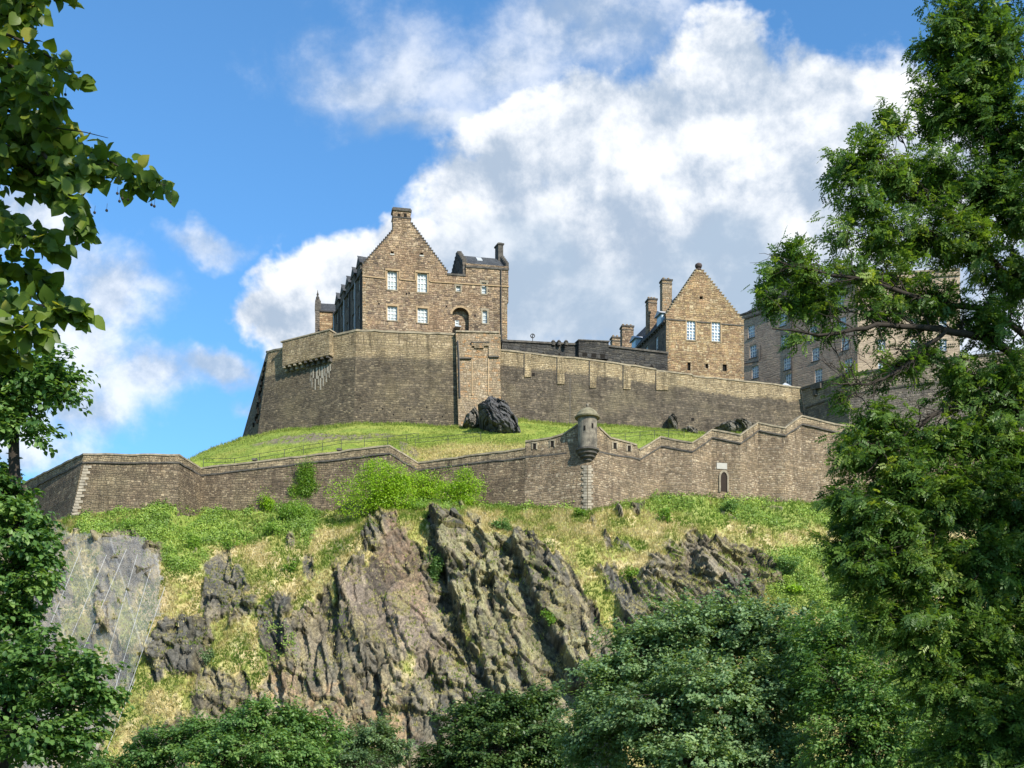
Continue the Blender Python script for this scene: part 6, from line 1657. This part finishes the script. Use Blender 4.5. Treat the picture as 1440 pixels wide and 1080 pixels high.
# big ash on the right
ash_cl = []
def spray(x, y, r, Y=19.5, w=1.0, rz=None): ash_cl.append((x, y, Y, r, rz or r*.85, w))
for a in ((1085, 385, 24, 19.2, .55), (1070, 425, 22, 19.2, .5), (1120, 360, 32, 19.2, .75), (1135, 400, 34, 19.2, .8), (1105, 430, 28, 19.2, .7), (1160, 435, 32, 19.3, .6),
          (1190, 240, 34, 19.5, .7), (1225, 215, 36, 19.5, .8), (1250, 175, 30, 19.6, .6), (1215, 285, 36, 19.4, .7), (1265, 255, 40, 19.6, .8), (1180, 330, 30, 19.4, .5), (1240, 330, 40, 19.5, .7),
          (1320, 60, 34, 20, .9), (1360, 30, 44, 20, 1), (1400, 70, 50, 20, 1.1), (1345, 110, 42, 20, 1), (1330, 165, 36, 20, .9), (1390, 150, 50, 20, 1.1), (1430, 200, 50, 20, 1), (1300, 130, 22, 20, .5),
          (1310, 250, 42, 19.8, .7), (1370, 260, 50, 20, .8), (1430, 300, 50, 20, .9), (1300, 330, 46, 19.7, .7), (1360, 350, 48, 19.8, .7), (1420, 390, 46, 20, .75),
          (1200, 390, 40, 19.4, .6), (1260, 400, 44, 19.5, .65), (1230, 450, 34, 19.3, .35), (1310, 430, 44, 19.5, .45), (1380, 460, 44, 19.7, .5), (1300, 490, 34, 19.4, .3), (1115, 480, 14, 19.2, .5), (1160, 470, 14, 19.2, .3),
          (1255, 520, 36, 19.3, .35), (1350, 530, 46, 19.5, .5), (1420, 530, 50, 19.7, .8), (1190, 535, 18, 19.2, .4), (1180, 560, 16, 19.2, .4),
          (1235, 600, 40, 19.2, .9), (1205, 640, 36, 19.1, .9), (1260, 660, 46, 19.1, 1.1), (1320, 620, 46, 19.4, .8), (1390, 610, 50, 19.6, 1), (1440, 650, 50, 19.8, 1.1),
          (1195, 700, 34, 19, .9), (1240, 730, 48, 19, 1.2), (1310, 710, 54, 19.2, 1.3), (1380, 700, 56, 19.4, 1.3), (1440, 740, 56, 19.6, 1.3),
          (1185, 770, 30, 19, .8), (1220, 800, 44, 18.9, 1.1), (1290, 800, 58, 19, 1.4), (1370, 800, 60, 19.2, 1.4), (1440, 830, 60, 19.4, 1.4),
          (1230, 870, 38, 18.9, .8), (1300, 890, 58, 18.9, 1.3), (1380, 900, 60, 19, 1.4), (1450, 930, 60, 19.2, 1.4), (1330, 970, 52, 18.8, 1.2), (1400, 1000, 60, 18.8, 1.4), (1350, 1060, 56, 18.7, 1.2), (1440, 1060, 60, 18.7, 1.4), (1290, 950, 30, 18.9, .6),
          # unseen rest of the crown, extended outside the frame to cast shade inward
          (1540, 100, 90, 20.5, .35), (1560, 300, 100, 20.5, .35), (1560, 500, 100, 20.5, .35), (1570, 700, 100, 20.3, .35), (1580, 900, 100, 20, .35), (1700, 200, 120, 20.5, .25), (1720, 500, 120, 20.5, .25), (1740, 800, 120, 20, .25),
          (1450, -90, 90, 20.5, .4), (1600, -120, 110, 20.5, .3), (1380, -60, 50, 20, .6), (1560, 250, 110, 18, .3), (1580, 600, 120, 17.5, .35), (1560, 900, 110, 17.5, .35)):
    spray(a[0], a[1], a[2]*1.1, a[3], a[4]*(1.8 if 590 < a[1] and a[0] < 1480 else 1.7 if (a[0] > 1285 and a[1] < 400) else 2.0 if (a[0] > 1225 and 400 < a[1] < 590) else 1.3))
tree('ash_tree', 'tall feathery ash with dark limbs filling the right edge before the castle', 'tree', (P(1530, 0, 21)[0], 21, 0), [P(1500, 1000, 21), P(1470, 800, 21), P(1475, 600, 21), P(1500, 400, 21), P(1480, 150, 21), P(1480, -60, 21)], .30,
     ash_cl, 'ash', pinnate(4, .085, .36), .18, bark='bark_dark', density=.95, sub_r=.20, twig_r=.006, up=.3, droop=.15, inner=.1, lpc=14, limb_k=.009, spread=.26,
     limbs=[([(1478, 560, 20.9), (1400, 480, 19.8), (1320, 466, 19.3), (1230, 462, 19.0), (1150, 480, 18.9), (1085, 470, 18.9)], .075, .010),
            ([(1478, 500, 20.9), (1400, 440, 19.8), (1300, 425, 19.3), (1215, 400, 19.1), (1130, 385, 19.0), (1085, 372, 19)], .06, .009),
            ([(1478, 620, 20.9), (1390, 560, 19.6), (1320, 575, 19.2), (1255, 610, 19.0), (1215, 660, 18.9)], .07, .012),
            ([(1478, 450, 20.9), (1400, 370, 19.9), (1330, 300, 19.6), (1270, 250, 19.4), (1210, 210, 19.3)], .065, .010),
            ([(1478, 380, 20.9), (1410, 260, 20.2), (1370, 160, 20.0), (1350, 60, 20.0)], .07, .012),
            ([(1330, 466, 19.3), (1270, 520, 19.1), (1210, 545, 19.0), (1165, 540, 18.9)], .035, .008),
            ([(1478, 760, 20.9), (1390, 770, 19.4), (1290, 760, 18.9), (1190, 790, 18.7)], .07, .010)])

# lime boughs reaching in from the left, close to the viewer
def lime():
    base = (-7.2, 8.5, 0)
    th = thing('lime_tree', base, 'near lime tree whose broad leaved boughs hang in from the upper left corner', 'tree')
    tb = Tubes(); tb.add([base, (-7.1, 8.4, 2.5), (-7.0, 8.3, 5), (-7.1, 8.2, 8), (-7.0, 8.2, 11)], [.34, .27, .23, .17, .08], 12)
    LV = Leaves(); tm = heart(); Yl = 7.2; twigs = []
    def limb(z, a):
        p0 = np.array([-7.0, 8.3, z]); p1 = np.array(P(*a)); c_ = curve(p0, p1, .05, 8, .02); tb.add(c_, np.linspace(.07, .015, 8), 6); return c_
    limb(4.2, (-60, 180, 7.2)); limb(3.6, (-60, 340, 7.2)); limb(3.2, (-70, 440, 7.4)); limb(5.0, (-80, 20, 7.2))
    paths = [([(-80, 30), (-10, 40), (40, 62), (90, 92), (116, 116)], 34, 17), ([(-80, 110), (0, 150), (70, 185), (130, 215), (190, 246), (236, 262)], 80, 22),
             ([(-60, 180), (10, 205), (70, 225), (110, 240), (140, 232)], 80, 26), ([(-20, 210), (40, 240), (85, 262), (112, 300), (122, 335)], 40, 18), ([(60, 215), (95, 262), (100, 300)], 20, 14),
             ([(-60, 140), (0, 120), (50, 140), (100, 190)], 70, 26), ([(-60, 90), (0, 85), (50, 110), (80, 150)], 50, 22), ([(-60, 60), (-10, 70), (30, 95)], 34, 22),
             ([(-60, 330), (0, 330), (50, 335), (84, 345)], 50, 20), ([(-60, 360), (0, 372), (50, 392), (78, 405)], 60, 22), ([(-60, 400), (10, 420), (70, 432), (126, 440)], 50, 16),
             ([(-60, 440), (0, 452), (40, 462), (62, 468)], 50, 20), ([(-80, 480), (-10, 490), (30, 498)], 40, 20), ([(-60, -20), (0, -5), (30, 8), (55, 10)], 40, 20), ([(-60, -40), (40, -25), (100, -8)], 26, 12),
             ([(-60, 250), (0, 240), (50, 250), (75, 270)], 50, 20), ([(-40, 170), (20, 180), (70, 200)], 60, 28), ([(-60, 20), (0, 20), (40, 30)], 30, 18), ([(-60, 300), (-20, 300), (20, 310)], 40, 18)]
    for pts, n_, jit in paths:
        n_ = int(n_*2.3); jit = jit*.82
        yy = Yl+rng.normal(0, .12); W3 = np.array([P(a, b, yy+rng.normal(0, .05)) for a, b in pts])
        tt = np.linspace(0, len(pts)-1, 20); C3 = np.stack([np.interp(tt, range(len(pts)), W3[:, k]) for k in range(3)], 1)
        tb.add(C3, np.linspace(.012, .0025, 20), 5)
        u_ = rng.uniform(.05, 1, n_)**.8; u_[:2] = 1.0; q = C3[(u_*19).astype(int)]
        taper = 1-.55*u_
        off = rng.normal(0, 1, (n_, 3))*(jit/FPX*Yl)*taper[:, None]*[.7, 1.2, .75]
        p = q+off
        p[:, 2] -= .012
        dd = off*2+np.array([.4, -.1, -.9])*.05+rng.normal(0, .03, (n_, 3)); nn_ = rng.normal(0, .55, (n_, 3))+[.2, -.75, .35]
        LV.add(tm, p, nn_, dd, rng.uniform(.048, .095, n_), np.clip(rng.normal(.45, .25, n_), 0, 1))
        for k in range(0, n_, 3): tb.add([q[k], (q[k]+p[k])/2+[0, 0, .004], p[k]], .0012, 3)
    # unseen crown around the frame, extended with clumps added to shade the boughs
    for (cx_, cy_, cz_, r_, n_) in ((-4.6, 7.4, 5.8, 1.6, 1300), (-4.4, 7.2, 8.4, 2.2, 1600), (-6.8, 7.2, 7.0, 2.4, 1500), (-2.9, 5.9, 8.6, 1.7, 1200), (-5.0, 5.6, 6.6, 1.4, 900), (-1.6, 6.2, 8.6, 1.3, 800), (-6, 9, 10, 2.4, 1200), (-1.5, 5.4, 6.9, 1.1, 380)):
        c_ = np.array([cx_, cy_, cz_]); tb.add(curve((-7.0, 8.25, max(3.5, cz_-2)), c_, .04, 6, .03), np.linspace(.08, .02, 6), 5)
        p = c_+unit(n_)*rng.uniform(0, 1, (n_, 1))**.4*r_*[1, 1, .7]
        # keep this part of the crown out of the photographed view
        sxp = CX+p[:, 0]/p[:, 1]*FPX; syp = HOR-(p[:, 2]-CAMZ)/p[:, 1]*FPX
        p = p[(sxp < -70) | (syp < -60)]; m_ = len(p)
        LV.add(tm, p, rng.normal(0, .5, (m_, 3))+[0, 0, 1], rng.normal(0, 1, (m_, 3))+[0, 0, -.4], rng.uniform(.09, .15, m_), np.clip(rng.normal(.45, .22, m_), 0, 1))
    # bare twig tip and hanging fruit
    tb.add([P(80, 180, 7.1), P(120, 186, 7.1), P(152, 194, 7.1)], [.004, .003, .0015], 4)
    tb.build('trunk', M['bark_dark'], th); LV.build('crown', LM['lime'], th)
    for (x, y) in ((92, 133), (121, 122), (168, 283), (172, 279), (180, 281), (213, 288), (217, 290), (240, 284), (115, 290), (108, 343), (165, 272), (133, 299), (150, 296)):
        mb = MB(); c_ = np.array(P(x, y, 7.1)); r_ = .0085
        mb.lathe(c_, [(.0005, -r_), (r_*.7, -r_*.7), (r_, 0), (r_*.7, r_*.7), (.0005, r_)], 8); mb.tube([c_+[0, 0, r_*.5], c_+[.004, 0, .04]], .0012, 3); mb.build('fruit', M['bark_dark'], th)
lime()
